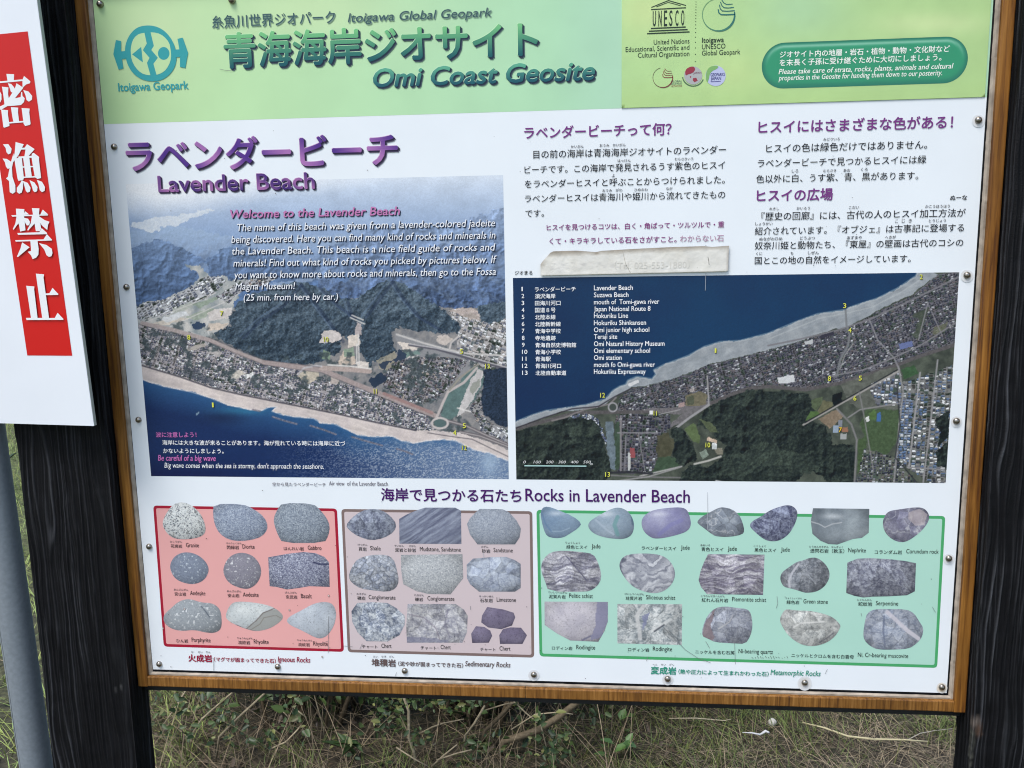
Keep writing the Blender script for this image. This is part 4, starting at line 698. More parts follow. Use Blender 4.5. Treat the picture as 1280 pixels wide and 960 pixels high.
def rock_paint(kind, base, dark, light, cx, cy, rx, ry, seed, shade=.5):
    base, dark, light = (np.asarray(q, float) for q in (base, dark, light))
    def f(x, y):
        N = lambda fr, o=4, s=0: fbm(x, y, fr, o, seed + s); one = np.ones(len(x)); c = np.tile(base, (len(x), 1))
        if kind == 'speckle':
            c = mix(dark, light, 1.9 * (N(.75, 3) - .5) + .5); q = N(1.3, 2, 5); c = mix(base, base, one) * .55 + c * .45; c[q > .68] = light; c[q < .30] = dark
        elif kind == 'granite':
            c = c * (1 + .2 * (N(.5, 3) - .5))[:, None]; q = N(.62, 3, 5); c = mix(light, base, q * 2 - .4); k2 = N(.9, 2, 6) > .63; c[k2] = dark; k3 = (N(.35, 2, 8) > .74); c[k3] = c[k3] * .7
        elif kind == 'phenocryst':
            c = mix(base, dark, 1.6 * (N(.8, 3) - .45)); q = vn(x * .42, y * .42, seed + 3); c[q > .86] = light; q = vn(x * .75, y * .75, seed + 4); c[q > .88] = light * .92
        elif kind == 'mottled':
            wx = x + 6 * (N(.12, 3, 7) - .5); wy = y + 6 * (N(.12, 3, 8) - .5); c = mix(dark, light, 1.5 * (fbm(wx, wy, .16, 5, seed) - .5) + 1.5 * (N(.75, 3, 4) - .5) + .5); q = ridge(wx, wy, .14, 4, seed + 2); k2 = np.clip((q - .70) * 5, 0, .6); c = c * (1 - k2)[:, None] + light * k2[:, None]; k3 = np.clip((ridge(wx, wy, .10, 4, seed + 12) - .76) * 6, 0, .5); c = c * (1 - k3)[:, None] + dark * .8 * k3[:, None]
        elif kind == 'clasts':
            wx = x + 3 * N(.15, 2, 3); wy = y + 3 * N(.15, 2, 4); h, e2, _q = worley(wx, wy, .19, seed); h2, e3, _q = worley(wx, wy, .42, seed + 9); c = mix(dark, light, .6 * h + .4 * h2); c *= (1 - .30 * np.clip(1 - e2 * 5, 0, 1))[:, None]; c *= (.8 + .4 * N(.7, 3, 8))[:, None]
        elif kind == 'layered':
            w = x * .55 + y * .83 + 2.2 * N(.06, 3); c = mix(dark, light, .5 + 1.5 * (fbm(w * .55, (x - y) * .05, 1., 3, seed) - .5) + .25 * np.sin(w * .9))
        elif kind == 'schist':
            w = y + 7 * (N(.045, 3) - .5) * 2; q = fbm(w * .55, x * .07, 1., 4, seed); c = mix(dark, light, 2.6 * (q - .5) + .5); c *= (.72 + .56 * N(.9, 3, 5))[:, None]
        elif kind == 'swirl':
            w = np.hypot((x - cx - rx * .35) / 1.5, y - cy + ry * .9) + 15 * (N(.055, 4) - .5) * 2 + .35 * (x - cx); c = mix(dark, light, .68 + 1.7 * (fbm(w * .42, (x + y) * .05, 1., 4, seed) - .5)); k2 = np.clip((cx - x + (cy - y) * .4) / rx + .1, 0, 1) * np.clip((N(.15, 3, 9) - .42) * 5, 0, 1); c = mix(c[0] * 0 + dark, dark, one) * k2[:, None] + c * (1 - k2)[:, None]
        elif kind == 'jade':
            c = mix(dark, light, .5 + 1.5 * (N(.045, 4) - .5)); c *= (1 + .07 * (N(.5, 3, 3) - .5))[:, None]
        elif kind == 'veins':
            c = mix(dark, light, .35 + 1.3 * (N(.12, 4) - .5)); q = 1 - np.abs(2 * N(.055, 4, 7) - 1); k2 = np.clip((q - .93) * 14, 0, 1) * .75; c = c * (1 - k2)[:, None] + np.array((206, 208, 216)) * k2[:, None]; c *= (.9 + .2 * N(.9, 2, 5))[:, None]
        elif kind == 'smooth':
            c = mix(dark, light, .5 + .9 * (N(.08, 4) - .5)); k2 = N(.7, 2, 4) > .70; c[k2] *= .86
        # the printed photo's own modelling of the stone
        l = (-(x - cx) / rx * .35 - (y - cy) / ry * .75); rad = np.clip(((x - cx) / rx) ** 2 + ((y - cy) / ry) ** 2, 0, 1.3)
        if kind in ('mottled', 'clasts', 'veins', 'schist'):
            fi, fe, _q = worley(x + 5 * (N(.1, 3, 41) - .5), y + 5 * (N(.1, 3, 43) - .5), .075, seed + 45); c = c * (.86 + .26 * fi)[:, None] * (1 - .16 * np.clip(1 - fe * 9, 0, 1))[:, None]
        if kind == 'jade': c = mix(c, (226, 230, 238), .5 * np.exp(-(((x - cx) / rx + .25) / .38) ** 2 - (((y - cy) / ry + .55) / .16) ** 2))
        mc = c.mean(0); c = mc + (c - mc) * .86
        g_ = c @ np.array((.3, .55, .15)); c = c * .66 + g_[:, None] * np.array((.335, .342, .352))[None]; c = c * (.93 + .14 * N(1.1, 2, 31))[:, None]
        return np.clip(c * (1 + shade * (.22 * l - .20 * rad ** 2 + .05))[:, None], 8, 250)
    return f
def rock(label, outline, ox, oy, s, kind, base, dark, light, shade=.6, it=2, extra=None):
    o = np.array(zp(outline, ox, oy, s)); mn, mx = o.min(0), o.max(0); c = (mn + mx) / 2; r = (mx - mn) / 2; sd = int(o[0, 0] * 13) % 977
    f = rock_paint(kind, base, dark, light, c[0], c[1], r[0], r[1], sd, shade)
    g = (lambda x, y: extra(x, y, f(x, y))) if extra else f
    polar('rock_picture', smooth_outline(o, it) if it else o, g, panel, rings=34, per=.9, label='printed picture of ' + label)
A1, A2, A3, A4, A5, A6, A7, A8 = (190, 620, 5.333), (430, 640, 5.333), (665, 625, 6.4), (860, 625, 8.0), (1000, 625, 7.11), (670, 740, 6.095), (860, 740, 7.11), (1020, 750, 8.0)
def over(paintlines):
    def f(x, y, c):
        p = Paint(x, y, (0, 0, 0)); p.c = c
        for kind, q, w, col, a in paintlines:
            if kind == 'l': p.line(q, w, col, a)
            else: p.poly(q, col, a, 1.0)
        return p.c
    return f
rock('granite', [(63, 180), (110, 90), (150, 50), (205, 38), (265, 60), (320, 110), (350, 170), (362, 230), (335, 270), (240, 290), (150, 285), (100, 250)], *A1, 'granite', (196, 204, 210), (98, 106, 122), (222, 226, 226))
rock('diorite', [(412, 52), (600, 52), (680, 85), (750, 140), (775, 200), (755, 250), (700, 285), (590, 302), (510, 290), (450, 250), (418, 190), (407, 120)], *A1, 'speckle', (134, 152, 186), (92, 106, 140), (176, 190, 212), it=1)
rock('gabbro', [(870, 45), (1075, 50), (1120, 90), (1165, 145), (1187, 200), (1178, 260), (1150, 312), (870, 312), (840, 260), (815, 190), (812, 145), (835, 90)], *A1, 'speckle', (130, 146, 170), (90, 104, 130), (174, 188, 204), it=1)
rock('grey andesite', [(118, 480), (130, 430), (165, 390), (220, 372), (280, 380), (335, 410), (375, 460), (380, 505), (350, 560), (290, 588), (220, 582), (150, 550)], *A1, 'phenocryst', (126, 140, 168), (84, 96, 128), (190, 204, 222))
rock('mauve andesite', [(472, 510), (485, 450), (520, 400), (580, 375), (640, 382), (690, 410), (725, 465), (730, 520), (705, 580), (650, 620), (590, 615), (510, 580)], *A1, 'phenocryst', (138, 136, 156), (104, 104, 128), (214, 216, 224))
rock('basalt', [(775, 408), (900, 385), (1010, 372), (1090, 380), (1150, 405), (1180, 440), (1185, 605), (1050, 600), (980, 612), (900, 622), (830, 605), (785, 600)], *A1, 'speckle', (124, 130, 166), (74, 78, 116), (196, 204, 226), it=0, extra=over([('l', [(392, 703), (400, 705), (412, 705)], 2, (50, 54, 84), .8)]))
rock('porphyrite', [(75, 810), (90, 780), (130, 745), (180, 700), (250, 682), (330, 710), (400, 712), (450, 745), (465, 800), (465, 880), (430, 910), (370, 912), (280, 890), (200, 900), (130, 885), (85, 850)], *A1, 'phenocryst', (152, 162, 174), (120, 130, 146), (212, 218, 226), extra=over([('l', [(252, 758), (257, 764), (262, 771)], 1.4, (70, 80, 96), .7)]))
rock('pale banded rhyolite', [(490, 790), (520, 725), (560, 702), (650, 705), (750, 720), (820, 745), (870, 785), (875, 815), (840, 850), (780, 885), (700, 902), (640, 890), (560, 860), (500, 825)], *A1, 'smooth', (190, 200, 206), (170, 182, 192), (208, 214, 216), extra=over([('p', [(309, 787), (320, 776), (330, 766), (344, 761), (356, 768), (354, 776), (340, 784), (322, 790)], 1, (150, 152, 152), .8), ('l', [(308, 786), (320, 776), (329, 766), (344, 760)], 1.1, (104, 96, 96), .9), ('l', [(312, 788), (325, 780), (330, 772), (345, 769), (354, 774)], .8, (118, 112, 108), .8), ('l', [(296, 781), (308, 787), (320, 789)], 1.0, (96, 84, 96), .8)]))
rock('pale grey rhyolite', [(895, 830), (920, 800), (1000, 760), (1080, 715), (1150, 703), (1205, 715), (1230, 770), (1222, 840), (1195, 900), (1150, 945), (1100, 950), (1000, 895), (920, 860)], *A1, 'smooth', (178, 190, 208), (160, 172, 192), (196, 206, 220))
rock('shale', [(12, 90), (50, 40), (110, -5), (180, -22), (250, -15), (310, 25), (352, 80), (335, 130), (270, 172), (180, 190), (90, 160), (35, 120)], *A2, 'mottled', (122, 132, 160), (88, 96, 128), (160, 172, 198), it=1)
rock('layered mudstone and sandstone', [(368, 45), (420, 15), (480, -10), (540, -30), (740, -30), (780, -10), (783, 212), (370, 210)], *A2, 'layered', (120, 130, 164), (94, 102, 138), (150, 162, 192), it=0, shade=.2)
rock('sandstone', [(820, 80), (840, 40), (880, 0), (905, -22), (1055, -20), (1100, 0), (1150, 55), (1180, 110), (1170, 170), (1140, 215), (890, 215), (840, 150)], *A2, 'speckle', (146, 158, 180), (120, 132, 158), (172, 182, 200), it=0)
rock('mottled conglomerate', [(30, 430), (50, 370), (90, 310), (180, 285), (280, 283), (330, 310), (350, 370), (368, 460), (345, 510), (290, 532), (200, 522), (110, 510), (50, 470)], *A2, 'clasts', (158, 168, 190), (118, 130, 160), (204, 210, 222), it=1)
rock('pale conglomerate', [(380, 285), (790, 280), (795, 440), (710, 548), (560, 545), (480, 525), (395, 480), (382, 390)], *A2, 'speckle', (172, 178, 186), (130, 138, 154), (202, 206, 212), it=0)
rock('limestone', [(818, 350), (860, 310), (980, 300), (1080, 298), (1140, 320), (1178, 345), (1178, 505), (1140, 530), (900, 530), (840, 480), (820, 440)], *A2, 'mottled', (164, 178, 206), (138, 152, 186), (188, 200, 220), it=0, shade=.7)
rock('blotched chert', [(50, 660), (90, 605), (200, 600), (290, 605), (350, 640), (405, 690), (405, 750), (370, 820), (290, 862), (150, 860), (90, 800), (55, 730)], *A2, 'mottled', (166, 178, 198), (98, 112, 146), (218, 226, 234), it=0, shade=.3)
rock('veined chert', [(425, 612), (745, 612), (800, 650), (825, 690), (820, 800), (790, 870), (420, 870), (415, 760)], *A2, 'mottled', (176, 178, 188), (132, 134, 158), (206, 206, 210), it=0, shade=.2, extra=over([('l', [(512, 768), (530, 772), (545, 785), (550, 800)], 1.4, (128, 122, 138), .6), ('l', [(560, 762), (556, 780), (562, 796)], 1.4, (120, 118, 140), .6), ('p', [(508, 796), (540, 797), (560, 800), (560, 803), (508, 803)], 1, (120, 122, 148), .6)]))
for q in ([(955, 632), (1060, 648), (1130, 670), (1142, 700), (1120, 755), (1050, 780), (960, 768), (915, 735), (920, 690)], [(848, 810), (880, 760), (935, 765), (975, 790), (988, 825), (965, 870), (855, 872)], [(1035, 820), (1060, 780), (1110, 768), (1180, 770), (1220, 820), (1190, 878), (1040, 878)]): rock('purple chert', q, *A2, 'smooth', (118, 106, 142), (98, 88, 124), (140, 130, 164), it=0)
rock('green jade', [(68, 100), (85, 60), (125, 50), (200, 75), (330, 130), (398, 185), (370, 225), (300, 270), (250, 300), (180, 305), (120, 290), (95, 240), (75, 160)], *A3, 'jade', (124, 158, 192), (104, 136, 176), (148, 178, 204), it=1, extra=over([('l', [(677, 640), (682, 655), (690, 665)], 2, (92, 122, 160), .5), ('l', [(690, 664), (702, 664), (712, 660)], 1.2, (166, 186, 206), .6)]))
rock('green-streaked jade', [(445, 210), (460, 170), (520, 130), (620, 75), (690, 55), (760, 80), (805, 140), (820, 210), (800, 280), (740, 312), (660, 310), (560, 295), (480, 260)], *A3, 'jade', (140, 166, 192), (120, 146, 176), (162, 184, 204), extra=over([('l', [(772, 646), (768, 656), (772, 668)], 5, (98, 152, 152), .55), ('l', [(790, 645), (791, 655)], 3, (66, 88, 108), .5), ('l', [(745, 650), (758, 662), (767, 668)], 2.4, (182, 196, 214), .5)]))
rock('lavender jade', [(872, 180), (890, 130), (950, 85), (1050, 65), (1190, 55), (1240, 75), (1262, 130), (1275, 200), (1240, 255), (1100, 295), (1000, 310), (950, 300), (890, 250)], *A3, 'jade', (150, 150, 194), (124, 124, 182), (168, 170, 206), extra=over([('l', [(824, 668), (838, 656), (852, 650)], 5, (120, 120, 184), .35)]))
rock('pelitic schist', [(72, 530), (90, 470), (150, 415), (250, 402), (400, 415), (490, 430), (530, 500), (555, 590), (545, 660), (490, 715), (430, 735), (130, 730), (105, 650), (80, 590)], *A3, 'schist', (160, 160, 178), (108, 108, 136), (206, 206, 218), it=1, shade=.2, extra=over([('l', [(708, 695), (722, 712), (734, 726)], 1.2, (84, 84, 110), .8)]))
rock('siliceous schist', [(697, 510), (720, 460), (780, 430), (930, 425), (1040, 440), (1110, 490), (1148, 570), (1135, 650), (1080, 715), (1000, 748), (900, 735), (800, 690), (740, 620), (705, 560)], *A3, 'swirl', (160, 166, 184), (92, 98, 124), (204, 208, 220), shade=.3)
rock('blue jade', [(90, 215), (130, 170), (230, 115), (310, 75), (350, 70), (440, 90), (510, 145), (545, 220), (565, 310), (540, 345), (420, 368), (300, 365), (250, 350), (160, 280), (105, 240)], *A4, 'veins', (132, 144, 164), (104, 116, 138), (164, 176, 192), it=1)
rock('black jade', [(610, 260), (640, 210), (720, 170), (820, 100), (920, 65), (990, 48), (1050, 60), (1095, 110), (1090, 180), (1060, 260), (1010, 340), (930, 400), (850, 415), (770, 400), (680, 330)], *A4, 'mottled', (112, 122, 166), (70, 74, 116), (158, 170, 206))
rock('piemontite schist', [(200, 540), (765, 545), (750, 948), (190, 940), (130, 870), (105, 800), (125, 710), (160, 620)], *A4, 'schist', (152, 148, 170), (110, 104, 134), (198, 196, 208), it=0, shade=.3)
rock('green stone with a white vein', [(975, 721), (977.5, 715), (986, 708.8), (996, 702), (1005, 700), (1012, 697), (1022, 696.7), (1033.8, 706.6), (1038, 719), (1032, 732), (1021, 739.6), (1008, 741), (1003.7, 740), (990, 735.6), (980, 733.7), (976, 727.5)], 0, 0, 1, 'mottled', (124, 132, 146), (92, 100, 116), (158, 164, 176), extra=over([('l', [(998, 705), (990, 716), (986, 726), (987, 734)], 2.6, (198, 200, 212), .8), ('l', [(1000, 716), (1010, 718), (1020, 730)], 1, (180, 186, 198), .6)]))
rock('nephrite', [(115, 72), (615, 78), (610, 290), (550, 335), (470, 345), (400, 370), (330, 395), (250, 390), (180, 360), (110, 300), (95, 190)], *A5, 'jade', (116, 130, 144), (92, 106, 122), (150, 164, 176), it=0, extra=over([('l', [(1014, 652), (1024, 655), (1031, 659), (1040, 655), (1052, 653)], 1.2, (196, 200, 208), .8)]))
rock('corundum rock', [(732, 200), (750, 140), (790, 95), (900, 80), (1000, 65), (1090, 65), (1140, 110), (1150, 170), (1110, 240), (1040, 310), (940, 375), (860, 370), (790, 330), (745, 270)], *A5, 'veins', (132, 136, 172), (96, 96, 132), (178, 178, 202), extra=over([('p', [(1136, 640), (1150, 636), (1160, 642), (1156, 654), (1144, 658), (1136, 650)], 1, (190, 180, 184), .6)]))
rock('serpentine', [(420, 555), (510, 520), (620, 515), (800, 525), (930, 540), (1030, 560), (1020, 810), (950, 845), (780, 855), (650, 858), (560, 865), (480, 850), (410, 825)], *A5, 'mottled', (128, 134, 158), (92, 96, 124), (172, 178, 196), it=0, shade=.7)
rock('pinkish rodingite', [(65, 72), (548, 74), (547, 225), (520, 300), (475, 378), (260, 368), (160, 315), (66, 250)], *A6, 'smooth', (188, 182, 196), (160, 156, 178), (206, 200, 210), it=0, extra=over([('p', [(746, 752), (760, 752), (760, 777), (752, 796), (738, 801), (744, 780)], 1, (126, 128, 160), .7), ('l', [(728, 800), (738, 795)], 2, (96, 98, 128), .7)]))
rock('folded rodingite', [(620, 90), (1113, 92), (1110, 402), (620, 390)], *A6, 'mottled', (168, 178, 188), (116, 130, 142), (210, 214, 216), it=0, shade=.1, extra=over([('l', [(804, 758), (796, 770), (799, 786), (800, 798)], 5, (206, 208, 212), .75), ('l', [(812, 790), (826, 782), (838, 774)], 4, (208, 212, 216), .7), ('l', [(818, 789), (830, 781)], 2, (60, 66, 78), .8), ('p', [(803, 770), (812, 764), (808, 778), (803, 790)], 1, (122, 128, 164), .7)]))
rock('nickel-bearing quartz', [(122, 390), (130, 310), (170, 210), (240, 140), (330, 125), (430, 140), (530, 150), (562, 195), (575, 300), (555, 390), (510, 460), (400, 455), (240, 445), (180, 415)], *A7, 'mottled', (148, 156, 180), (122, 130, 156), (178, 184, 200), it=1, extra=over([('p', [(877, 795), (880, 780), (890, 765), (895, 760), (888, 780), (893, 798), (890, 800)], 1, (128, 112, 118), .7), ('l', [(898, 786), (912, 777), (916, 768)], 1.4, (196, 196, 200), .6)]))
rock('muscovite with nickel and chromium', [(974, 774), (979.5, 763), (984, 761), (995, 763), (1010.5, 763), (1026, 766), (1041, 771), (1050, 780), (1050.6, 784), (1045, 794), (1036, 802), (1022.5, 807), (1012, 807.6), (1000.6, 805.4), (986.6, 796), (978, 783.6)], 0, 0, 1, 'mottled', (184, 188, 188), (142, 148, 152), (206, 208, 206), extra=over([('l', [(992, 784), (1000, 779), (1012, 778), (1030, 777)], 1.8, (220, 222, 224), .8), ('l', [(1024, 803), (1034, 797), (1042, 791)], 1.2, (82, 84, 96), .7)]))
rock('muscovite with a pale band', [(470, 330), (490, 200), (510, 130), (580, 90), (700, 90), (900, 90), (980, 130), (1030, 210), (1075, 280), (1060, 370), (1010, 430), (930, 485), (780, 495), (620, 495), (540, 460), (480, 400)], *A8, 'mottled', (156, 168, 194), (128, 142, 174), (186, 194, 212), it=1, extra=over([('l', [(1109, 765), (1120, 775), (1134, 788), (1148, 798)], 5, (204, 202, 214), .8), ('l', [(1105, 770), (1104, 790), (1106, 806)], 2.2, (104, 114, 138), .7)]))

# rock names
k = Ink(); LI = (34, 30, 38)
NM = [('花崗岩', 214, 228, 'Granite', 233, 249, 683.7), ('閃緑岩', 284, 299, 'Diorite', 303.5, 318.5, 685.5), ('はんれい岩', 355, 380, 'Gabbro', 385, 402, 687), ('安山岩', 218.7, 233, 'Andesite', 238, 257, 743.6), ('安山岩', 285, 299.5, 'Andesite', 304, 323.5, 745.5), ('玄武岩', 357.5, 372, 'Basalt', 376.5, 390, 747.3), ('ひん岩', 221, 235.5, 'Porphyrite', 240, 263.5, 802.2), ('流紋岩', 298, 313, 'Rhyolite', 317.5, 336, 804.3), ('流紋岩', 373, 387.5, 'Rhyolite', 392, 410, 806.8),
      ('頁岩', 448.5, 458.5, 'Shale', 463, 476, 687.5), ('泥岩と砂岩', 494, 520, 'Mudstone, Sandstone', 525, 576, 688.8), ('砂岩', 602.5, 613, 'Sandstone', 617, 641, 690), ('礫岩', 447, 457, 'Conglomerate', 461, 494.5, 748.8), ('礫岩', 519, 529, 'Conglomerate', 534.5, 568, 750.4), ('石灰岩', 600, 616, 'Limestone', 621, 645, 751.8), ('チャート', 453, 472, 'Chert', 477, 489.5, 809.5), ('チャート', 526, 545.5, 'Chert', 551, 563.5, 811), ('チャート', 600.5, 619.5, 'Chert', 624.5, 638, 812.8),
      ('緑色ヒスイ', 708, 734, 'Jade', 739.5, 750.5, 685), ('ラベンダーヒスイ', 802, 845, 'Jade', 851, 862, 686.6), ('青色ヒスイ', 876.5, 904, 'Jade', 909.5, 921, 688), ('黒色ヒスイ', 943, 970, 'Jade', 976, 987, 689), ('透閃石岩（軟玉）', 1012.5, 1055, 'Nephrite', 1060, 1082, 690), ('コランダム岩', 1093, 1127, 'Corundum rock', 1132.5, 1173, 691.5), ('泥質片岩', 686, 707, 'Pelitic schist', 711.5, 741, 747), ('珪質片岩', 782, 802.5, 'Siliceous schist', 807.5, 844, 749), ('紅れん石片岩', 877, 910, 'Piemontite schist', 915, 957.5, 751.5), ('緑色岩', 983, 999, 'Green stone', 1004, 1034.5, 754), ('蛇紋岩', 1072.5, 1090, 'Serpentine', 1094.5, 1122.5, 756.3), ('ロディン岩', 690, 715.5, 'Rodingite', 720.5, 744, 811.3), ('ロディン岩', 785, 811.5, 'Rodingite', 816, 840, 813.3), ('ニッケルを含む石英', 869, 918, 'Ni-bearing quartz', 923, 966, 816.5), ('ニッケルとクロムを含む白雲母', 989, 1067, 'Ni, Cr-bearing muscovite', 1072, 1135, 821.3)]
FG = {'花崗岩': 'かこうがん', '閃緑岩': 'せんりょくがん', '安山岩': 'あんざんがん', '玄武岩': 'げんぶがん', '流紋岩': 'りゅうもんがん', '頁岩': 'けつがん', '砂岩': 'さがん', '礫岩': 'れきがん', '石灰岩': 'せっかいがん', '緑色ヒスイ': 'りょくしょく', '青色ヒスイ': 'あおいろ', '黒色ヒスイ': 'こくしょく', '透閃石岩（軟玉）': 'とうせんせきがん　なんぎょく', '泥質片岩': 'でいしつへんがん', '珪質片岩': 'けいしつへんがん', '紅れん石片岩': 'こうれんせきへんがん', '緑色岩': 'りょくしょくがん', '蛇紋岩': 'じゃもんがん', '泥岩と砂岩': 'でいがん　　さがん'}
for j, a, b2, e_, c, d, y in NM:
    k.text(j, a, b2, y + .9, col=LI, bold=.004); k.text(e_, c, d, y, y + .2, LI, h=5.3, base='l')
    if j in FG: k.text(FG[j], a - 1, a - 1 + min(3.0 * len(FG[j]), (b2 - a) * 1.15 + 2), y - 5.4, col=(84, 82, 92), bold=.008)
k.build('rock_names', panel)
for big, x0, x1, sm, x2, x3, en, x4, x5, yb, col, sl in (('火成岩', 236, 265.5, '（マグマが固まってできた石）', 268, 345, 'Igneous Rocks', 347.5, 388, 826.8, (152, 28, 62), 0.016), ('堆積岩', 465, 495, '（泥や砂が固まってできた石）', 498, 579, 'Sedimentary Rocks', 581.5, 638, 832.4, (102, 88, 90), .016), ('変成岩', 813.7, 845, '（熱や圧力によって生まれかわった石）', 848, 960.5, 'Metamorphic Rocks', 963, 1025.5, 842.3, (54, 146, 126), .018)):
    k = Ink(); k.text(big, x0, x1, yb, yb + .6, col, bold=.03); k.text(sm, x2, x3, yb - .3 + sl * (x2 - x0), yb - .3 + sl * (x3 - x0), col, bold=.024); k.text(en, x4, x5, yb - 1.6 + sl * (x4 - x0), yb - 1.6 + sl * (x5 - x0), col, h=6.4, bold=.02, shear=.18, base='l')
    w = (x1 - x0) / 3; fu = {'火成岩': ('か', 'せい', 'がん'), '堆積岩': ('たい', 'せき', 'がん'), '変成岩': ('へん', 'せい', 'がん')}[big]
    for i, t in enumerate(fu): k.text(t, x0 + w * (i + .5) - 1.6 * len(t), x0 + w * (i + .5) + 1.4 * len(t), yb - 10.6, col=(70, 66, 76))
    k.build('group_caption', panel)

# ------------------------------------------------- rust marks, scratches and specks on the print
LY[0] = -.0013; k = Ink()
for q in ([(275, 86.5), (282, 88), (290, 88.5)], [(833, 787), (845, 800), (857, 812), (872, 822), (888, 828)], [(882, 801), (887, 810)], [(918, 800), (919, 830)], [(971, 745), (972, 754), (970, 760)], [(604, 690), (605, 698)], [(588, 757), (588.5, 762)], [(411, 770), (410.5, 816)], [(430, 807), (441, 808)], [(410, 801), (402, 804)], [(1165, 758), (1169, 765)], [(1034, 836), (1031, 842)], [(883, 330), (882, 345), (881.5, 363)], [(884, 615), (884.5, 640), (884, 662)], [(453, 804), (450, 811)], [(267.5, 822), (267.5, 838)], [(810, 820), (808, 826)], [(496, 840), (494, 845)], [(1076, 766), (1077, 770)]):
    k.line(q, .45, (120, 124, 132) if q[0][1] > 690 or q[0][0] < 300 else (176, 182, 194))
r5 = random.Random(5)
for i in range(110):
    x, y = r5.uniform(200, 1170), r5.choice((r5.uniform(612, 850), r5.uniform(740, 850), r5.uniform(160, 340)))
    k.disc(x, y, r5.uniform(.3, .75), r5.uniform(.3, .6), (70, 68, 72), n=6)
for i in range(14): k.line([(940 + i * 3.3 + r5.uniform(-1, 1), 820 + r5.uniform(-1, 2)), (941.5 + i * 3.3, 822.5 + r5.uniform(-1, 1))], .5, (88, 94, 96))
for x, y in ((403, 820.5), (231, 761), (411, 744), (362, 762), (204, 785)): k.disc(x, y, 1.1, 1.3, (150, 142, 142), n=9); k.disc(x, y, .6, .7, (228, 214, 214), 2, n=8)
tag(k.build('scratches_and_specks', panel), kind='stuff')
LY[0] = -.0008
SCREWS = [(126, 5.5), (143, 183.7), (158.4, 358.8), (173.4, 524.7), (186.7, 683), (199.3, 829.8), (347.3, 833), (506, 838.3), (667.3, 843), (834.5, 848.3), (1005.8, 853), (1177.2, 858.6), (1185.8, 697.8), (1195.3, 526.2), (1208.5, 344), (1222.8, 150.3), (290.5, .8)]
def stain(x, y, r, col, f0):
    def f(px, py):
        d = np.hypot(px - x, py - y) / r + .5 * (fbm(px, py, .35, 3, int(x)) - .5); return mix((222, 229, 240), col, np.clip(1.15 - d, 0, 1) * f0)
    t = np.linspace(0, 2 * math.pi, 30, endpoint=False); return np.stack([x + r * np.cos(t), y + r * np.sin(t)], 1), f
for (x, y), r, col, f0 in zip(SCREWS[8:16], (7, 7, 9, 6.8, 7, 7, 8, 8), ((170, 168, 170),) * 2 + ((176, 168, 160), (196, 170, 130)) + ((186, 184, 182),) * 4, (.5, .6, .6, .9, .5, .7, .7, .6)):
    o, f = stain(x, y + 1, r, col, f0); polar('rust_mark', o, f, panel, rings=10, per=1.5, y=-.0007)

# ------------------------------------------------- glossy overlay sheet (upper right)
oy = -.0013; OV = (P(777, 135.5)[0], P(1230.5, 121)[0], CAM_H + .1602, PT - .001)
def over_paint(x, y):
    c = mix((178, 214, 150), (172, 206, 142), (x - 780) / 450); c = mix(c, (202, 222, 156), .8 * np.exp(-((x - 810) / 46) ** 2 - ((y - 14) / 34) ** 2)); c = mix(c, (200, 222, 164), .8 * np.exp(-((x - 1165) / 70) ** 2 - ((y - 30) / 14) ** 2)); c = mix(c, (168, 208, 168), .7 * np.exp(-((x - 1000) / 60) ** 2 - ((y - 10) / 40) ** 2)); c = mix(c, (196, 220, 150), .6 * np.exp(-((x - 915) / 40) ** 2 - ((y - 95) / 40) ** 2)); c = mix(c, (174, 208, 140), .8 * np.clip((y - 95) / 30, 0, 1))
    return c * (1 + .05 * (fbm(x, y, .05, 3, 6) - .5))[:, None]
sheet = grid_print('overlay_sheet', OV, 90, 34, over_paint, board, M_SHEET, y=oy, thick=.0012, label='glossy yellow-green sheet stuck over the heading band')
LY0 = LY[0]; LY[0] = oy - .0003
k = Ink(); z7 = lambda pts: zp(pts, 770, 0, 7.53); DK = (44, 58, 52)
k.line(z7([(332, 72), (493, 7), (658, 54)]), [1.1, 1.1, 1.1], DK); k.line(z7([(380, 66), (492, 24), (608, 56)]), .8, DK); k.line(z7([(330, 92), (658, 75)]), 1.3, DK)
for q in ([(328, 270), (655, 256)], [(309, 296), (673, 280)], [(292, 319), (691, 302)]): k.line(z7(q), 1.5, DK)
for ch, xc, t0, t1 in (('U', 360, 107, 250), ('N', 413, 104, 250), ('E', 465, 102, 248), ('S', 515, 101, 247), ('C', 571, 99, 246), ('O', 626, 97, 243)):
    x0, y1 = z7([(xc - 14, t1)])[0]; x1, y0 = z7([(xc + 14, t0)])[0]; k.text(ch, x0, x1, y1, y1, DK, h=y1 - y0, bold=.03)
for x in (340, 387, 440, 491, 543, 600, 650): k.line(z7([(x, 100), (x, 252)]), .35, (206, 226, 176))
k.build('temple_emblem', sheet, 'dark green temple emblem with six letters as columns')
k = Ink()
for t, a, b2, c, d, bo in (('United Nations', 817, 861.6, 55.6, 55, 0), ('Educational, Scientific and', 782, 861.5, 64.6, 62.9, 0), ('Cultural Organization', 797.3, 861.5, 72, 70.5, 0), ('Itoigawa', 877.4, 904.5, 53.4, 53, .024), ('UNESCO', 877.2, 906.5, 61.6, 61, 0), ('Global Geopark', 877.2, 925, 69.4, 68.2, 0)): k.text(t, a, b2, c, d, DK, h=6.2, bold=bo + .004, base='l')
for yy in (20, 43, 67, 94, 120, 148, 176, 205, 235, 270, 308, 352, 400, 453, 513, 580): k.disc(*z7([(752 - yy * .012, yy)])[0], .6, .6, DK, n=8)
k.build('organisation_lettering', sheet)
k = Ink()
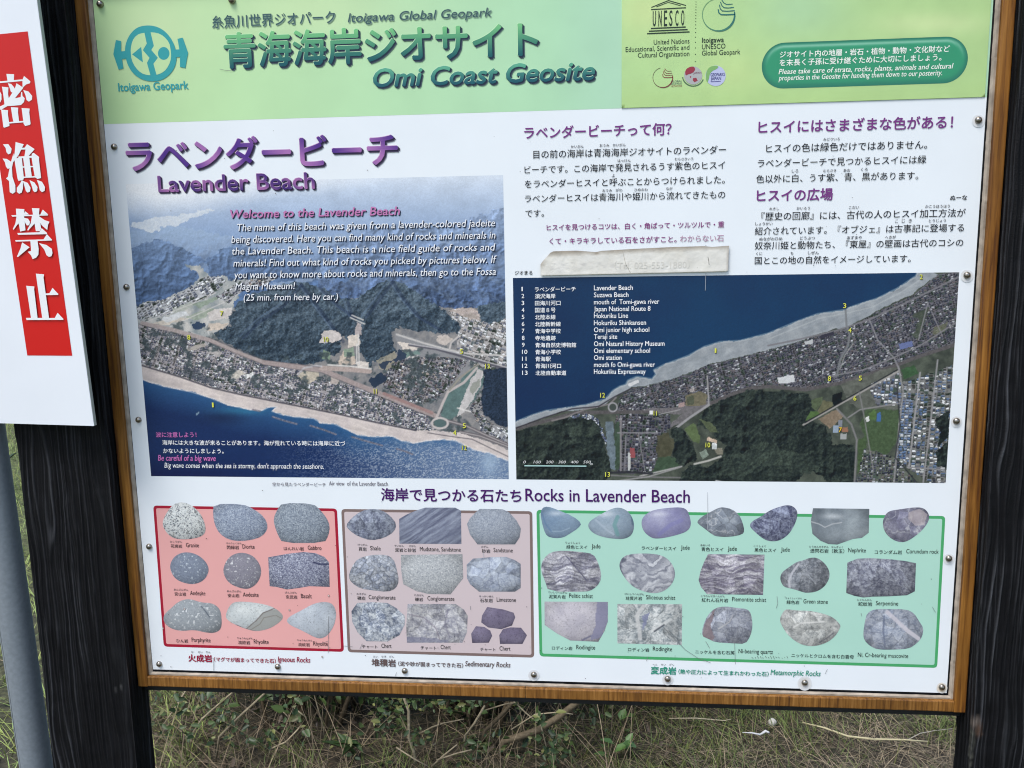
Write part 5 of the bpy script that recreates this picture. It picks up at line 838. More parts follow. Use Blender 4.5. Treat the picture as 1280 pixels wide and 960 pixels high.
def wave_logo(cx, cy, r, c0, c1, wv, full=True, sc=1.0):
    t = np.linspace(-.06 * math.pi, 1.42 * math.pi, 46); pts = np.stack([cx + r * np.cos(t), cy + r * np.sin(t)], 1); f = (t - t[0]) / (t[-1] - t[0])
    w = (.9 + 1.8 * np.exp(-((f - .22) / .22) ** 2)) * sc; col = mix(c0, c1, f); v = []; k.line(pts, w, np.mean([c0, c1], 0)) if not full else k.line(pts, w, col_of(col))
    for i, (a, b2) in enumerate(wv): k.line(zp([(p_, q_) for p_, q_ in a], 0, 0, 1), b2, c0)
def col_of(c): return np.asarray(c)
GP = lambda pts, cx, cy, s: [(cx + a * s, cy + b2 * s) for a, b2 in pts]
def waves(cx, cy, s):
    return [(GP([(-.02, -.34 + .0), (.02, -.12), (.16, -.01), (.5, .0), (1.0, -.03)], cx, cy, s), 1.5 * s / 20), (GP([(.06, -.62), (.10, -.38), (.24, -.24), (.55, -.22), (1.0, -.26)], cx, cy, s), 1.2 * s / 20), (GP([(.12, -.8), (.2, -.58), (.34, -.44), (.6, -.42), (.95, -.46)], cx, cy, s), 1.1 * s / 20), (GP([(.2, -.92), (.32, -.74), (.5, -.64), (.86, -.66)], cx, cy, s), 1.0 * s / 20)]
wave_logo(898, 18.8, 20.2, (48, 108, 112), (128, 170, 118), waves(898, 18.8, 20.2))
k.build('wave_emblem', sheet); k = Ink()
wave_logo(828.4, 97.2, 12.4, (134, 66, 72), (84, 70, 60), waves(828.4, 97.2, 12.4), sc=.6)
for t, y, c in (('GLOBAL', 103, (74, 96, 104)), ('GEOPARKS', 106, (74, 96, 104)), ('NETWORK', 109, (134, 66, 72))): k.text(t, 838.5, 852.5, y, y - .3, c, h=2.3, base='l')
k.build('wave_emblem', sheet); k = Ink()
k.disc(866.3, 94.6, 11.3, 11.3, (172, 176, 182), n=40); k.poly(smooth_outline([(856, 90), (858, 86), (863, 83.4), (868, 83.6), (869, 88), (865, 92), (860, 93), (857, 95)]), (150, 62, 78), 2); k.poly([(866, 98), (870, 97.4), (872, 101), (868, 103), (866, 101)], (150, 62, 78), 2); k.poly([(862, 95), (864, 96), (863, 98)], (150, 62, 78), 2); k.text('JAPAN', 866.5, 876.5, 92.6, 92.2, (120, 60, 84), h=2.2, base='l', up=3)
t_ = np.linspace(.12 * math.pi, .95 * math.pi, 24); k.line([(866.3 + 13.4 * math.cos(a), 94.6 + 13.2 * math.sin(a)) for a in t_], 1.3, (84, 112, 92))
k.build('globe_emblem', sheet); k = Ink()
k.disc(894.3, 95, 12.6, 12.8, (186, 194, 232), n=40); k.poly(smooth_outline([(882, 98), (882.6, 90), (886, 84.4), (892, 82.3), (898.6, 83), (896, 86.5), (890, 89), (887, 93), (886, 99), (884, 104)]), (128, 176, 112), 2); k.text('GEOPARKS', 888, 905.6, 95.6, 95.2, (60, 58, 128), h=3.8, bold=.02, base='l', up=3); k.text('JAPAN', 888.2, 901, 100.4, 100, (60, 58, 128), h=3.8, bold=.02, base='l', up=3); k.line([(888.2, 102.4), (900.6, 102)], .8, (90, 90, 150), 3)
k.build('round_emblem', sheet)
# rounded plaque with a printed sheen
PX0, PX1 = P(952, 82)[0], P(1209.3, 74)[0]; PZ1 = P(1080, 49.8)[2]; PZ0 = P(1080, 107.6)[2]; pr = (PZ1 - PZ0) / 2
def plaque_paint(px, py):
    q = P(px, py); dx = np.maximum(np.maximum(PX0 + pr - q[:, 0], q[:, 0] - (PX1 - pr)), 0); dz = q[:, 2] - (PZ0 + PZ1) / 2; d = 1 - np.hypot(dx, dz) / pr
    c = mix((34, 112, 92), (46, 146, 108), d / .22); up = np.clip(dz / (np.hypot(dx, dz) + 1e-6), 0, 1); c = mix(c, (150, 204, 182), up * np.exp(-((d - .17) / .07) ** 2) * .75); lo = np.clip(-dz / pr, 0, 1); return mix(c, (40, 118, 100), lo * np.clip(1 - d / .35, 0, 1) * .8)
pq = []
for cx0, a0 in ((PX1 - pr, -90), (PX0 + pr, 90)):
    for a in np.linspace(a0, a0 + 180, 22): pq.append((cx0 + pr * math.cos(R_(a)), (PZ0 + PZ1) / 2 + pr * math.sin(R_(a))))
pq = np.array(pq); ppx, ppy = unproject(pq[:, 0], pq[:, 1]); polar('green_plaque', np.stack([ppx, ppy], 1), plaque_paint, sheet, rings=40, per=2, mat=M_SHEET, y=oy - .00012, label='dark green rounded plaque asking visitors to take care of rocks, plants and animals')
k = Ink(); PW = (232, 244, 240)
k.text('ジオサイト内の地層・岩石・植物・動物・文化財など', 974.5, 1186.5, 72.4, 65.4, PW, bold=.014); k.text('を末長く子孫に受け継ぐために大切にしましょう。', 974.2, 1176, 82.8, 76, PW, bold=.014)
k.text('Please take care of strata, rocks, plants, animals and cultural', 973, 1191, 93, 85.6, PW, h=6.4, bold=.016, shear=.2, base='l'); k.text('properties in the Geosite for handing them down to our posterity.', 973, 1177, 101.2, 93.9, PW, h=6.6, bold=.012, shear=.2, base='l')
k.build('plaque_lettering', sheet); LY[0] = min(LY0, LY[0])

# old paper label stuck over the last line of the hint
lab = [(676, 344.2), (675.8, 330.5), (678.5, 326.5), (684.5, 320), (688, 316), (692, 314), (720, 313.2), (745, 315), (752, 313.5), (790, 311.2), (838, 308.8), (880, 307.6), (890, 308.6), (911, 307), (910.2, 322), (910, 338), (908, 338.8), (840, 340.5), (760, 342.4)]
def lab_paint(x, y):
    top = 317 - (x - 680) * .043; bot = 344.2 - (x - 676) * .024; c = mix((228, 230, 232), (216, 216, 212), fbm(x, y, .06, 4, 3)); c = mix(c, (150, 142, 132), np.clip(1 - (y - top + 2 * fbm(x, y, .12, 3, 4)) / 6.5, 0, 1) * .85); c = mix(c, (150, 142, 132), np.clip(1 - (x - 676) / 7, 0, 1) * np.clip(1 - np.abs(y - 328) / 9, 0, 1) * .8); c = mix(c, (168, 164, 160), np.exp(-((x - 910) / 2.2) ** 2) * .8)
    c = mix(c, (150, 140, 128), np.exp(-((x - 746) / 3) ** 2 - ((y - 316.5) / 2) ** 2) * .7); sm = np.clip((fbm(x * 1.2, y, .35, 3, 6) - .5) * 5, 0, 1) * (np.abs(y - (332.6 - (x - 690) * .02)) < 4) * (x > 690) * (x < 775); c = mix(c, (178, 178, 182), sm * .35); return mix(c, (178, 176, 172), np.clip(1 - (bot - y) / 1.2, 0, 1) * .5)
label_ = polar('paper_label', lab, lab_paint, board, rings=30, per=1.2, mat=M_TAPE, y=-.0034, label='yellowed torn paper label stuck above the satellite map', thick=.0012)
LY1 = LY[0]; LY[0] = -.0037; k = Ink(); k.text('（Tel. 025-553-1880）.', 768, 872, 337.6, 335.2, (211, 211, 209)); k.line([(884.5, 321), (885.5, 326), (886, 331)], .6, (120, 118, 116)); k.line([(778, 313), (782, 330), (788, 341)], .5, (176, 174, 170)); k.build('faded_number', label_); LY[0] = LY1

# domed screws, one part each
def screw_mesh(r=.0047):
    v = [(0, -.0034, 0)]; f = []; n = 20; prof = [(.35, -.0032), (.65, -.0025), (.88, -.0013), (1.0, 0), (1.0, .004)]
    for q, y in prof: v += [(r * q * math.cos(2 * math.pi * i / n), y, r * q * math.sin(2 * math.pi * i / n)) for i in range(n)]
    f += [(0, 1 + (i + 1) % n, 1 + i) for i in range(n)]
    for k2 in range(len(prof) - 1): f += [(1 + k2 * n + i, 1 + k2 * n + (i + 1) % n, 1 + (k2 + 1) * n + (i + 1) % n, 1 + (k2 + 1) * n + i) for i in range(n)]
    return v, f
v, f = screw_mesh(); s0 = mesh('screw', v, f, M_SCREW, board, smooth=True)
for i, (x, y) in enumerate(SCREWS):
    o = s0 if i == 0 else s0.copy()
    if i: COL.objects.link(o); o.parent = board
    q = P(x, y) - np.array(ORG); o.location = (q[0], -.0012 if y > 20 else -.003, q[2])
# ------------------------------------------------------------------ white prohibition sign on its steel pole
AX = np.array((0.9876, -0.1566, 0.0113)); 
AZ = np.array((-0.0171, -0.0353, 0.9992)); NRM = np.array((-0.1561, -0.987, -0.0375))     # right, up, towards the viewer
d0 = rays(117.5, 532.5); SC = CAM_POS + d0 * ((-0.078 + DIST) / d0[1])                    # lower right front corner
def SP(px, py, lift=0.0):                           # pixel -> point of the sign's front plane
    d = rays(px, py); o = SC + NRM * lift; t = ((o - CAM_POS) @ NRM) / (d @ NRM); return CAM_POS + d * t[..., None]
def SL(a, b_, lift=0.0): return SC + AX * a + AZ * b_ + NRM * lift
SW, SH = .33, .78
pole_a = SP(-6.5, 600, -.0315); pole_b = SP(45.8, 960, -.0315)                     # axis of the pole, just behind the plate
PA = (pole_a - pole_b) / np.linalg.norm(pole_a - pole_b); base = pole_b - PA * (pole_b[2] / PA[2])
SORG = (float(base[0]), float(base[1]), 0.0)
sign = empty('prohibition_sign', SORG, 'white sign with a red banner of large white Japanese characters on a grey steel pole', 'sign')
mb = MB()
def rbx(a0, a1, b0, b1, c0, c1, col):
    v = [SL(a, b_, c) for a in (a0, a1) for b_ in (b0, b1) for c in (c0, c1)]; mb.add(v, [(0, 1, 3, 2), (4, 6, 7, 5), (0, 4, 5, 1), (2, 3, 7, 6), (0, 2, 6, 4), (1, 5, 7, 3)], col)
rbx(-SW, 0, 0, SH, -.0006, 0, C((226, 234, 248)))
rbx(-SW + .0002, .0005, .0004, SH, -.0052, -.0007, C((168, 176, 172)))
plate = mb.build('sign_plate', M_PLATE, sign, SORG)
def sink(name, polys, col, lift, parent):
    mb = MB()
    for i, q in enumerate(polys):
        q = np.array(q, float); v = SP(q[:, 0], q[:, 1], lift + i * .00003); loc = np.stack([(v - SC) @ AX, (v - SC) * 0 @ AX, (v - SC) @ AZ], 1); mb.add(v, tess(loc), C(col))
    return mb.build(name, M_PLATE, parent, SORG)
a0 = (SP(34.8, 39.2) - SC) @ AX; a1 = (SP(34.2, 443.9) - SC) @ AX; b1 = (SP(34.8, 39.2) - SC) @ AZ; b0 = (SP(60, 444.4) - SC) @ AZ
mb = MB(); mb.add([SL(a1, b0, .0003), SL(a0, b0, .0003), SL(a0, b1, .0003), SL(a1, b1, .0003)], [(0, 1, 2, 3)], C((200, 36, 34)))
banner = mb.build('red_banner', M_PLATE, plate, SORG)
Z1 = lambda p, oy: zp(p, 0, oy, 10.667)
chars = [Z1(p, 90) for p in ([(85, 25), (188, 30), (185, 95), (180, 115), (100, 118)], [(-330, 162), (-330, 140), (0, 125), (300, 98), (300, 120), (0, 148)], [(320, 52), (405, 125), (400, 150), (350, 165), (300, 210), (300, 105)], [(105, 150), (150, 160), (185, 200), (200, 235), (165, 275), (145, 265), (130, 215)], [(220, 150), (312, 210), (215, 330), (120, 440), (90, 460), (20, 500), (-90, 520), (-90, 505), (60, 430), (130, 330), (180, 250), (205, 200)], [(25, 195), (112, 205), (108, 300), (118, 360), (122, 420), (60, 432), (40, 280)], [(60, 430), (120, 400), (200, 350), (275, 335), (282, 268), (296, 270), (300, 320), (330, 350), (320, 400), (280, 440), (180, 450), (80, 455)], [(310, 240), (380, 260), (430, 320), (425, 370), (385, 395), (355, 375), (340, 310)], [(-40, 255), (0, 262), (20, 300), (20, 370), (0, 410), (-60, 440), (-90, 420), (-70, 340)], [(15, 500), (108, 510), (105, 560), (125, 700), (125, 720), (60, 742), (45, 735)], [(145, 470), (243, 475), (240, 540), (255, 660), (180, 668), (165, 600)], [(288, 480), (395, 488), (390, 540), (408, 690), (400, 705), (335, 720), (315, 690)], [(110, 668), (330, 650), (330, 670), (110, 688)])]
chars += [Z1(p, 170) for p in ([(38, 110), (110, 108), (155, 170), (145, 230), (110, 245), (85, 215), (75, 160)], [(35, 300), (90, 305), (150, 345), (140, 420), (105, 440), (80, 410), (65, 350)], [(180, 230), (185, 300), (160, 420), (165, 540), (205, 660), (205, 745), (170, 770), (130, 750), (120, 600), (80, 565), (105, 545), (125, 440), (150, 330)], [(208, 80), (318, 110), (285, 175), (248, 255), (175, 350), (165, 340), (195, 230)], [(285, 158), (330, 155), (360, 108), (462, 175), (380, 268), (325, 272), (340, 180), (280, 182)], [(190, 300), (290, 285), (318, 560), (310, 585), (245, 598), (232, 560)], [(245, 274), (425, 264), (425, 290), (245, 298)], [(290, 405), (452, 398), (452, 415), (290, 423)], [(306, 542), (470, 535), (470, 552), (306, 560)], [(308, 288), (390, 283), (425, 545), (342, 550)], [(420, 280), (425, 235), (450, 225), (522, 280), (520, 320), (548, 560), (500, 572), (465, 550), (440, 410)], [(290, 590), (310, 600), (305, 700), (290, 755), (255, 770), (225, 745), (225, 690), (265, 640)], [(305, 598), (370, 625), (408, 690), (400, 740), (370, 755), (345, 735), (330, 680)], [(393, 588), (460, 620), (500, 680), (495, 735), (465, 750), (440, 730), (425, 670)], [(490, 585), (560, 610), (600, 680), (595, 730), (560, 750), (530, 720), (515, 650)])]
chars += [Z1(p, 250) for p in ([(212, 115), (325, 122), (320, 200), (335, 350), (340, 405), (270, 420), (255, 340), (220, 250)], [(150, 203), (640, 192), (640, 206), (165, 222)], [(335, 148), (388, 192), (312, 200)], [(222, 215), (260, 290), (180, 400), (172, 385), (205, 310)], [(312, 235), (375, 250), (400, 290), (390, 335), (360, 340), (340, 310), (322, 270)], [(425, 108), (525, 112), (520, 190), (548, 380), (530, 415), (478, 415), (462, 320)], [(430, 190), (482, 290), (375, 408), (362, 400), (410, 310)], [(570, 128), (642, 192), (535, 200)], [(522, 220), (600, 270), (660, 290), (640, 330), (630, 400), (560, 340), (528, 290)], [(232, 440), (525, 430), (555, 375), (628, 440), (625, 455), (240, 465)], [(203, 535), (580, 525), (625, 455), (695, 530), (690, 540), (210, 555)], [(405, 545), (500, 540), (515, 650), (512, 730), (480, 770), (435, 788), (415, 740), (370, 690), (415, 680)], [(295, 565), (395, 630), (240, 760), (225, 755), (275, 640)], [(520, 575), (620, 600), (690, 650), (700, 710), (685, 750), (650, 758), (620, 735), (590, 660)])]
chars += [Z1(p, 330) for p in ([(350, 290), (458, 300), (455, 340), (502, 732), (415, 732)], [(478, 128), (588, 138), (580, 180), (655, 732), (565, 732)], [(600, 393), (660, 390), (700, 318), (778, 400), (775, 412), (600, 415)], [(345, 718), (730, 720), (768, 650), (848, 735), (840, 745), (355, 747)])]
sink('white_characters', chars, (230, 236, 246), .0006, banner)
mb = MB(); up = pole_a + PA * .78; n = 30
mb.tube([base - PA * .12 + (up - base + PA * .12) * i / n for i in range(n + 1)], .0243, 28); pole = mb.build('pole', M_GALV, sign, SORG, smooth=True, cols=False)
r7 = random.Random(3); mb = MB(); ang = math.radians(-58)
side = AX * math.sin(ang) * .35 + NRM * math.cos(ang) * .0
dirn = (NRM * .93 - AX * .36); dirn /= np.linalg.norm(dirn); pts = []
for i in range(60): pts.append(base + PA * (.02 + i * .018) + dirn * .0242 + AX * (.0006 * math.sin(i * .7) + r7.uniform(-.0003, .0003)))
mb.tube(pts, .00055, 5); mb.build('weld_seam', plain('dark_seam', (.10, .11, .12), .7), pole, SORG, cols=False)
for hgt in (.14, .62):
    mb = MB(); c0 = pole_a + PA * hgt; n = 24
    ring = [c0 + (AX * math.cos(2 * math.pi * i / n) + NRM * math.sin(2 * math.pi * i / n)) * .0262 for i in range(n + 1)]; mb.tube(ring, .0022, 6); mb.build('clamp', M_GALV, sign, SORG, smooth=True, cols=False)
# ------------------------------------------------------------------ grass, shrubs and small things on the ground
def blades(x, y, ln, wd, elev, az, bend, col, seg=3):
    n = len(x); z = gz(x, y) - .004; dx, dy = np.cos(az), np.sin(az); V = []; Cc = []
    for k in range(seg + 1):
        t = k / seg; e = np.clip(elev - bend * t, -.5, 1.5); r = ln * t
        px_ = x + dx * r * np.cos(elev - bend * t * .5); py_ = y + dy * r * np.cos(elev - bend * t * .5); pz = np.maximum(z + r * np.sin(elev - bend * t * .5), z + .003)
        w = wd * (1 - .85 * t ** 1.5) * .5
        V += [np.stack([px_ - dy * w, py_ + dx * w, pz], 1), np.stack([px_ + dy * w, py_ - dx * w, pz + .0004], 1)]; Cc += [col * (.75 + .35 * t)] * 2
    V = np.stack(V, 1).reshape(-1, 3); Cc = np.stack(Cc, 1).reshape(-1, 3); b0 = np.arange(n)[:, None] * (2 * (seg + 1))
    F = np.concatenate([b0 + np.array([[2 * k, 2 * k + 1, 2 * k + 3, 2 * k + 2]]) for k in range(seg)]); return V, F, Cc
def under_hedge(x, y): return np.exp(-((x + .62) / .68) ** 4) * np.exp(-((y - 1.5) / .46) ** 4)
def grass_patch(x0, x1, y0, y1, n, dry, seed, big=1.0, keep=None, lush=1.0):
    g = np.random.default_rng(seed); x = g.uniform(x0, x1, n); y = g.uniform(y0, y1, n)
    if keep is not None: k = keep(x, y, g); x, y = x[k], y[k]; n = len(x)
    tuft = fbm(x, y, 5.5, 3, 5); isdry = g.uniform(0, 1, n) < np.clip(dry + 1.6 * (.5 - tuft), .05, .97)
    ln = np.where(isdry, g.uniform(.035, .13, n) * g.uniform(.6, 1.3, n), g.uniform(.035, .10, n)) * big; wd = np.where(isdry, g.uniform(.0011, .0026, n), g.uniform(.0018, .0036, n)) * big
    el = np.where(isdry, g.uniform(.05, .75, n), g.uniform(.5, 1.35, n)); az = g.uniform(0, 2 * math.pi, n); be = g.uniform(.1, 1.0, n)
    hue = np.clip(fbm(x, y, 3.2, 3, 15) * 2.4 - .7, 0, 1)[:, None]; c_dry = (np.array((.40, .325, .21)) * hue + np.array((.20, .15, .095)) * (1 - hue)) * g.uniform(.2, 1.25, (n, 1)) * (1 - .45 * under_hedge(x, y))[:, None]; c_gr = np.array((.10, .14, .045)) * g.uniform(.5, 1.5, (n, 1)) + np.array((.05, .03, 0)) * g.uniform(0, 1, (n, 1))  # dry blades coloured darker under the shrubs, their shade painted in
    c_gr = c_gr * lush; return blades(x, y, ln, wd, el, az, be, np.where(isdry[:, None], c_dry, c_gr))
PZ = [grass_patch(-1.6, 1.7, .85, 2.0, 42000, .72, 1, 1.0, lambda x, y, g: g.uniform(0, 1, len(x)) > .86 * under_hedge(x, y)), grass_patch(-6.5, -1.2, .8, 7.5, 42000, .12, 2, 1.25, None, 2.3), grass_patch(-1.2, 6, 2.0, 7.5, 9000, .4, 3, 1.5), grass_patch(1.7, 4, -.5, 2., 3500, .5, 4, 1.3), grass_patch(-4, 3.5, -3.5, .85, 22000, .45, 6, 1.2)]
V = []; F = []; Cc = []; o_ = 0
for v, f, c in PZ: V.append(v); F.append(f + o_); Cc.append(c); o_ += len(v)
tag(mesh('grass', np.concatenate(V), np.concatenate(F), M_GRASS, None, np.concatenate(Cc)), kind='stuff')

def leaves(pos, size, nrm, azi, col, asp=.5, droop=.25):
    """folded six-cornered leaves"""
    n = len(pos); nrm = nrm / np.linalg.norm(nrm, axis=1, keepdims=True); h = np.stack([np.cos(azi), np.sin(azi), np.zeros(n)], 1)
    d = h - nrm * (h * nrm).sum(1, keepdims=True); d /= np.linalg.norm(d, axis=1, keepdims=True) + 1e-9; s = np.cross(nrm, d); L = size[:, None]; W = L * asp * .5
    B = pos; T = pos + d * L - nrm * L * droop * .5; q = lambda a, w, e: pos + d * L * a + s * W * w + nrm * L * (e - droop * a * a * .5)
    V = np.stack([B, q(.30, 1, .10), q(.68, .82, .08), T, q(.68, -.82, .08), q(.30, -1, .10)], 1).reshape(-1, 3)
    b0 = np.arange(n)[:, None] * 6; F = np.concatenate([b0 + [[0, 1, 2, 3]], b0 + [[0, 3, 4, 5]]]); return V, F, np.repeat(col, 6, 0)
def leafcol(g, n, yel=.2):
    a = g.uniform(0, 1, (n, 1)) ** 1.6; c = np.array((.020, .040, .015)) * (1 - a) + np.array((.075, .120, .034)) * a; k = g.uniform(0, 1, n) < yel; c[k] = np.array((.17, .18, .06)) * g.uniform(.6, 1.15, (k.sum(), 1)); return c
def rnd_dir(g, n, up=.6): v = g.normal(0, 1, (n, 3)); v[:, 2] = np.abs(v[:, 2]) + up; return v
def shrub(cx, cy, r, top, nst, nleaf, seed, label, traced, low):
    g = np.random.default_rng(seed); rd = random.Random(seed); root = empty('leafy_shrub', (cx, cy, 0), label, 'shrub', 'shrubs behind the information board'); org = (cx, cy, 0)
    for pts, w in traced:
        mb = MB(); mb.tube(pts, [a for a in np.linspace(w[0], w[1], len(pts))], 8, (np.array((.15, .118, .075)) if max(w) > .005 else np.array((.34, .285, .19))) * rd.uniform(.7, 1.2)); mb.build('stem', M_BARK, root, org, smooth=True)
    tips = []
    for i in range(nst):
        a = rd.uniform(0, 6.28); b0 = np.array((cx + rd.uniform(-r, r) * .5, cy + rd.uniform(-.14, .2), -.03)); mb = MB(); pts = [b0]; d = np.array((math.cos(a) * .35, math.sin(a) * .25 + .1, 1.0)); h = rd.uniform(.6, 1.05) * top
        for k in range(9):
            d = d + np.array((rd.uniform(-.16, .16), rd.uniform(-.12, .14), 0)); pts.append(pts[-1] + d / np.linalg.norm(d) * h / 9)
        mb.tube(pts, np.linspace(rd.uniform(.004, .009), .0018, len(pts)), 7, np.array((.12, .09, .055)) * rd.uniform(.7, 1.3)); mb.build('stem', M_BARK, root, org, smooth=True); tips += pts[2:]
    tips = np.array(tips); k = g.integers(0, len(tips), nleaf); pos = tips[k] + g.normal(0, 1, (nleaf, 3)) * np.array((.13, .10, .09)); m_ = (pos[:, 2] > .06) & (pos[:, 1] > .30) & ((pos[:, 2] > 1.52 - .545 * (pos[:, 1] + DIST)) | (g.uniform(0, 1, nleaf) < .5)); pos = pos[m_]; n = len(pos)
    v1, f1, c1 = leaves(pos, g.uniform(.025, .05, n), rnd_dir(g, n), g.uniform(0, 6.28, n), leafcol(g, n, .12))
    pl = np.array(low(g)); n = len(pl); v2, f2, c2 = leaves(pl, g.uniform(.012, .030, n), rnd_dir(g, n, .3) + np.array((0, -.7, 0)), g.uniform(0, 6.28, n), leafcol(g, n, .16))
    mesh('foliage', np.concatenate([v1, v2]), np.concatenate([f1, f2 + len(v1)]), M_LEAF, root, np.concatenate([c1, c2]), org)
    return root
def TR(pxs, Y, w, ground=True, up=0):
    pts = [P(a, b_, Y) for a, b_ in pxs]
    if up: d = pts[0] - pts[1]; d /= np.linalg.norm(d); pts = [pts[0] + (d * .6 + np.array((0, .1, .6))) * up, pts[0] + d * up * .4] + pts
    if ground: d = pts[-1] - pts[-2]; d /= np.linalg.norm(d); pts.append(pts[-1] + np.array((d[0] * .3, .02, -1.0)) * (pts[-1][2] + .03))
    return pts, w
def lowleaves(n, x0, x1, y0, y1, Y0, Y1, clump):
    def f(g):
        q = g.uniform(0, 1, (n * 4, 3)); px_ = x0 + (x1 - x0) * q[:, 0]; py_ = y0 + (y1 - y0) * q[:, 1]; k = fbm(px_ / 40., py_ / 30., 1., 2, clump) > .5; q, px_, py_ = q[k][:n], px_[k][:n], py_[k][:n]
        out = [P(a, b_, Y0 + (Y1 - Y0) * c) for a, b_, c in zip(px_, py_, q[:, 2])]; return [p for p in out if p[2] > .006]
    return f
shrub(-.95, 1.42, .32, 1.25, 34, 7000, 21, 'leggy shrub with yellowish leaves and bare stalks beside the left black post', [TR([(324, 873), (300, 895), (274, 921)], 1.10, (.0032, .0036), up=.3), TR([(290, 866), (268, 885), (252, 899), (240, 918)], 1.16, (.0026, .003), up=.3), TR([(368, 885), (383, 897), (372, 912), (358, 927), (338, 936)], 1.12, (.0022, .0026)), TR([(381, 866), (388, 884), (394, 900)], 1.36, (.0085, .009), up=.4), TR([(415, 866), (416, 899)], 1.40, (.006, .0066), up=.4), TR([(432, 868), (429, 894)], 1.42, (.0075, .008), up=.4), TR([(233, 862), (222, 880), (205, 905)], 1.2, (.0022, .0024), up=.2), TR([(346, 881), (360, 896)], 1.2, (.002, .002)), TR([(392, 866), (404, 908)], 1.25, (.002, .002), up=.2)], lowleaves(360, 192, 450, 858, 935, 1.0, 1.5, 3))
shrub(-.42, 1.48, .30, 1.3, 34, 7500, 22, 'dense green shrub with thick woody stems behind the middle of the board', [TR([(559, 866), (558, 900), (557, 934)], 1.42, (.0105, .0115), up=.5), TR([(584, 866), (580, 894), (578, 915)], 1.46, (.0115, .012), up=.5), TR([(609, 868), (603, 890), (597, 912)], 1.40, (.009, .0095), up=.5), TR([(503, 866), (511, 889), (511, 922), (517, 938)], 1.14, (.004, .0045), up=.3), TR([(646, 872), (628, 892), (606, 914)], 1.24, (.006, .0065), up=.4), TR([(523, 918), (540, 909), (554, 904), (580, 899)], 1.16, (.0026, .002), False), TR([(541, 957), (555, 944), (571, 931)], 1.08, (.003, .002), False), TR([(606, 882), (593, 904), (582, 919)], 1.15, (.0032, .0036)), TR([(635, 870), (655, 889), (676, 907)], 1.18, (.0024, .002), up=.2), TR([(606, 888), (632, 880), (646, 878)], 1.2, (.0022, .002), False), TR([(639, 912), (669, 893), (700, 890), (716, 893)], 1.16, (.002, .0018), False), TR([(546, 950), (570, 942), (590, 937)], 1.05, (.0022, .002), False), TR([(495, 934), (520, 950), (535, 958)], 1.08, (.0022, .0018), False)], lowleaves(640, 440, 720, 868, 962, 1.02, 1.5, 8))
shrub(.02, 1.62, .26, 1.1, 18, 2600, 23, 'open shrub with one thick knotty branch rising to the right under the frame', [TR([(734, 866), (720, 879), (699, 896), (672, 913), (648, 921), (630, 926)], 1.20, (.0085, .0115), up=.3)], lowleaves(150, 640, 760, 868, 930, 1.25, 1.6, 5))
# dead leaves and broken straw under the shrubs
g = np.random.default_rng(40); n = 420; x = g.uniform(-1.5, .25, n); y = g.uniform(.9, 1.9, n)
v, f, c = leaves(np.stack([x, y, gz(x, y) + g.uniform(.002, .03, n)], 1), g.uniform(.012, .034, n), rnd_dir(g, n, .5), g.uniform(0, 6.28, n), np.array((.09, .065, .042)) * g.uniform(.4, 1.5, (n, 1)), .5, .5)
tag(mesh('leaf_litter', v, f, M_LEAF, None, c), kind='stuff')
g = np.random.default_rng(44); n = 800; x = g.uniform(-1.45, .1, n); y = g.uniform(.95, 1.6, n)
v, f, c = blades(x, y, g.uniform(.12, .38, n), g.uniform(.0016, .0032, n), g.uniform(.15, 1.3, n), g.uniform(0, 6.28, n), g.uniform(.1, .9, n), np.array((.27, .21, .135)) * g.uniform(.25, 1.25, (n, 1)), 5)
tag(mesh('dead_straw', v, f, M_GRASS, None, c), kind='stuff')
# broad-leaved weeds
def weed(px_, py_, sizes, seed, label, asp=.4, tone=1.0):
    g = np.random.default_rng(seed); b0 = G(px_, py_); root = empty('broadleaf_weed', tuple(b0), label, 'weed', 'weeds in the grass'); n = len(sizes)
    pos = np.tile(b0, (n, 1)) + np.stack([g.uniform(-.02, .02, n), g.uniform(-.02, .02, n), np.linspace(.01, .05, n)], 1); az = g.uniform(0, 6.28, n); nr = np.stack([-np.cos(az) * .8, -np.sin(az) * .8 - .3, np.ones(n)], 1)
    v, f, c = leaves(pos, np.array(sizes), nr, az, np.array((.07, .14, .035)) * tone * g.uniform(.7, 1.4, (n, 1)), asp, .3); mesh('leaf_blade', v, f, M_LEAF, root, c, tuple(b0))
    mb = MB(); mb.tube([b0 + np.array((0, 0, -.01)), b0 + np.array((.004, -.002, .05))], [.002, .0012], 6, (.07, .11, .03)); mb.build('stem', M_GRASS, root, tuple(b0))
weed(760, 948, [.05, .062, .045, .05], 1, 'upright weed with narrow pale leaves right of the shrubs'); weed(790, 944, [.04, .046, .05, .035], 2, 'low weed with one broad rounded leaf in the dry grass', .6); weed(452, 950, [.10, .12, .09, .10, .11], 3, 'strappy dark weed with long leaves in front of the woody stems', .16, .42); weed(775, 912, [.03, .04, .035], 4, 'small round-leaved weed just under the frame', .7)
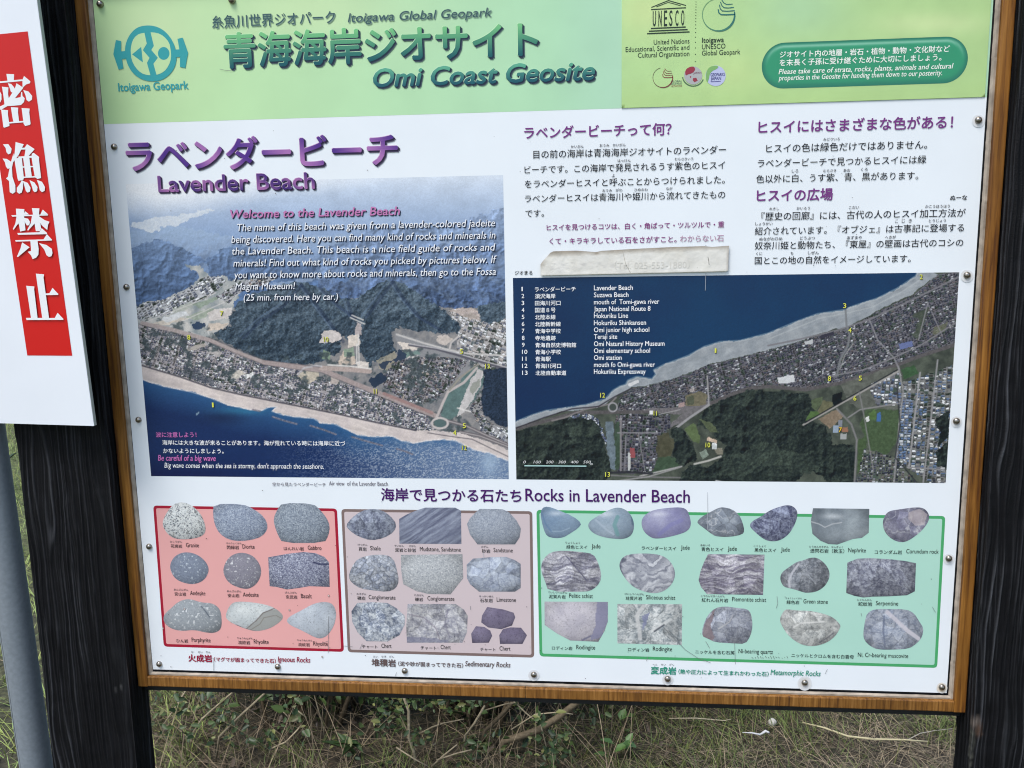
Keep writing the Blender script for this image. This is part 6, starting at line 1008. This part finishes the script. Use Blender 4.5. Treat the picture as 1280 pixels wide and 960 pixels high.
# pebble, white scrap, fallen stalks
def blob(name, c, r, seed, mat, label, cat):
    bm_v = []; nf = 14; ns = 10; f = []
    for i in range(ns + 1):
        th = math.pi * i / ns
        for j in range(nf):
            ph = 2 * math.pi * j / nf; d = np.array((math.sin(th) * math.cos(ph), math.sin(th) * math.sin(ph), math.cos(th))); k = 1 + .28 * (fbm(np.array([d[0] * 1.3 + seed]), np.array([d[1] * 1.3 + d[2]]), 1., 2, seed)[0] - .5); bm_v.append(np.array(c) + d * np.array(r) * k)
    f = [(i * nf + j, i * nf + (j + 1) % nf, (i + 1) * nf + (j + 1) % nf, (i + 1) * nf + j) for i in range(ns) for j in range(nf)]
    return tag(mesh(name, bm_v, f, mat, None, None, smooth=True), label, cat)
q = G(965, 911); blob('pebble', (q[0], q[1], q[2] + .022), (.014, .012, .013), 4, M_STONE, 'pale rounded pebble lying on the dry grass below the board', 'pebble')
def stalk(name, pxs, z, w, col, label, cat, mat=M_GRASS):
    pts = [G(a, b_, z) + np.array((0, 0, .004 * math.sin(i * 2.1))) for i, (a, b_) in enumerate(pxs)]; mb = MB(); mb.tube(pts, w, 7, col); return tag(mb.build(name, mat, smooth=True), label, cat)
stalk('dry_stalk', [(1003, 903), (1030, 911), (1060, 919), (1092, 924), (1130, 926), (1160, 925.5)], .035, [.0016, .0028, .003, .003, .0026, .0016], (.52, .46, .27), 'long straw coloured stalk lying across the grass at the right', 'stalk')
stalk('fallen_twig', [(836, 898), (870, 899), (905, 899.5), (914, 899)], .03, [.0014, .0018, .0016, .001], (.42, .36, .25), 'short pale twig lying flat left of the pebble', 'twig')
stalk('grey_twig', [(1134, 925), (1150, 918), (1168, 912), (1190, 911)], .035, [.0012, .0014, .0012, .001], (.36, .33, .27), 'thin bent grey twig at the right end of the long stalk', 'twig')
stalk('plastic_scrap', [(928, 915.5), (940, 917.5), (950, 917), (957, 914), (961, 917)], .03, [.001, .0022, .003, .0045, .003], (.6, .6, .6), 'torn curl of white plastic beside the pebble', 'litter')
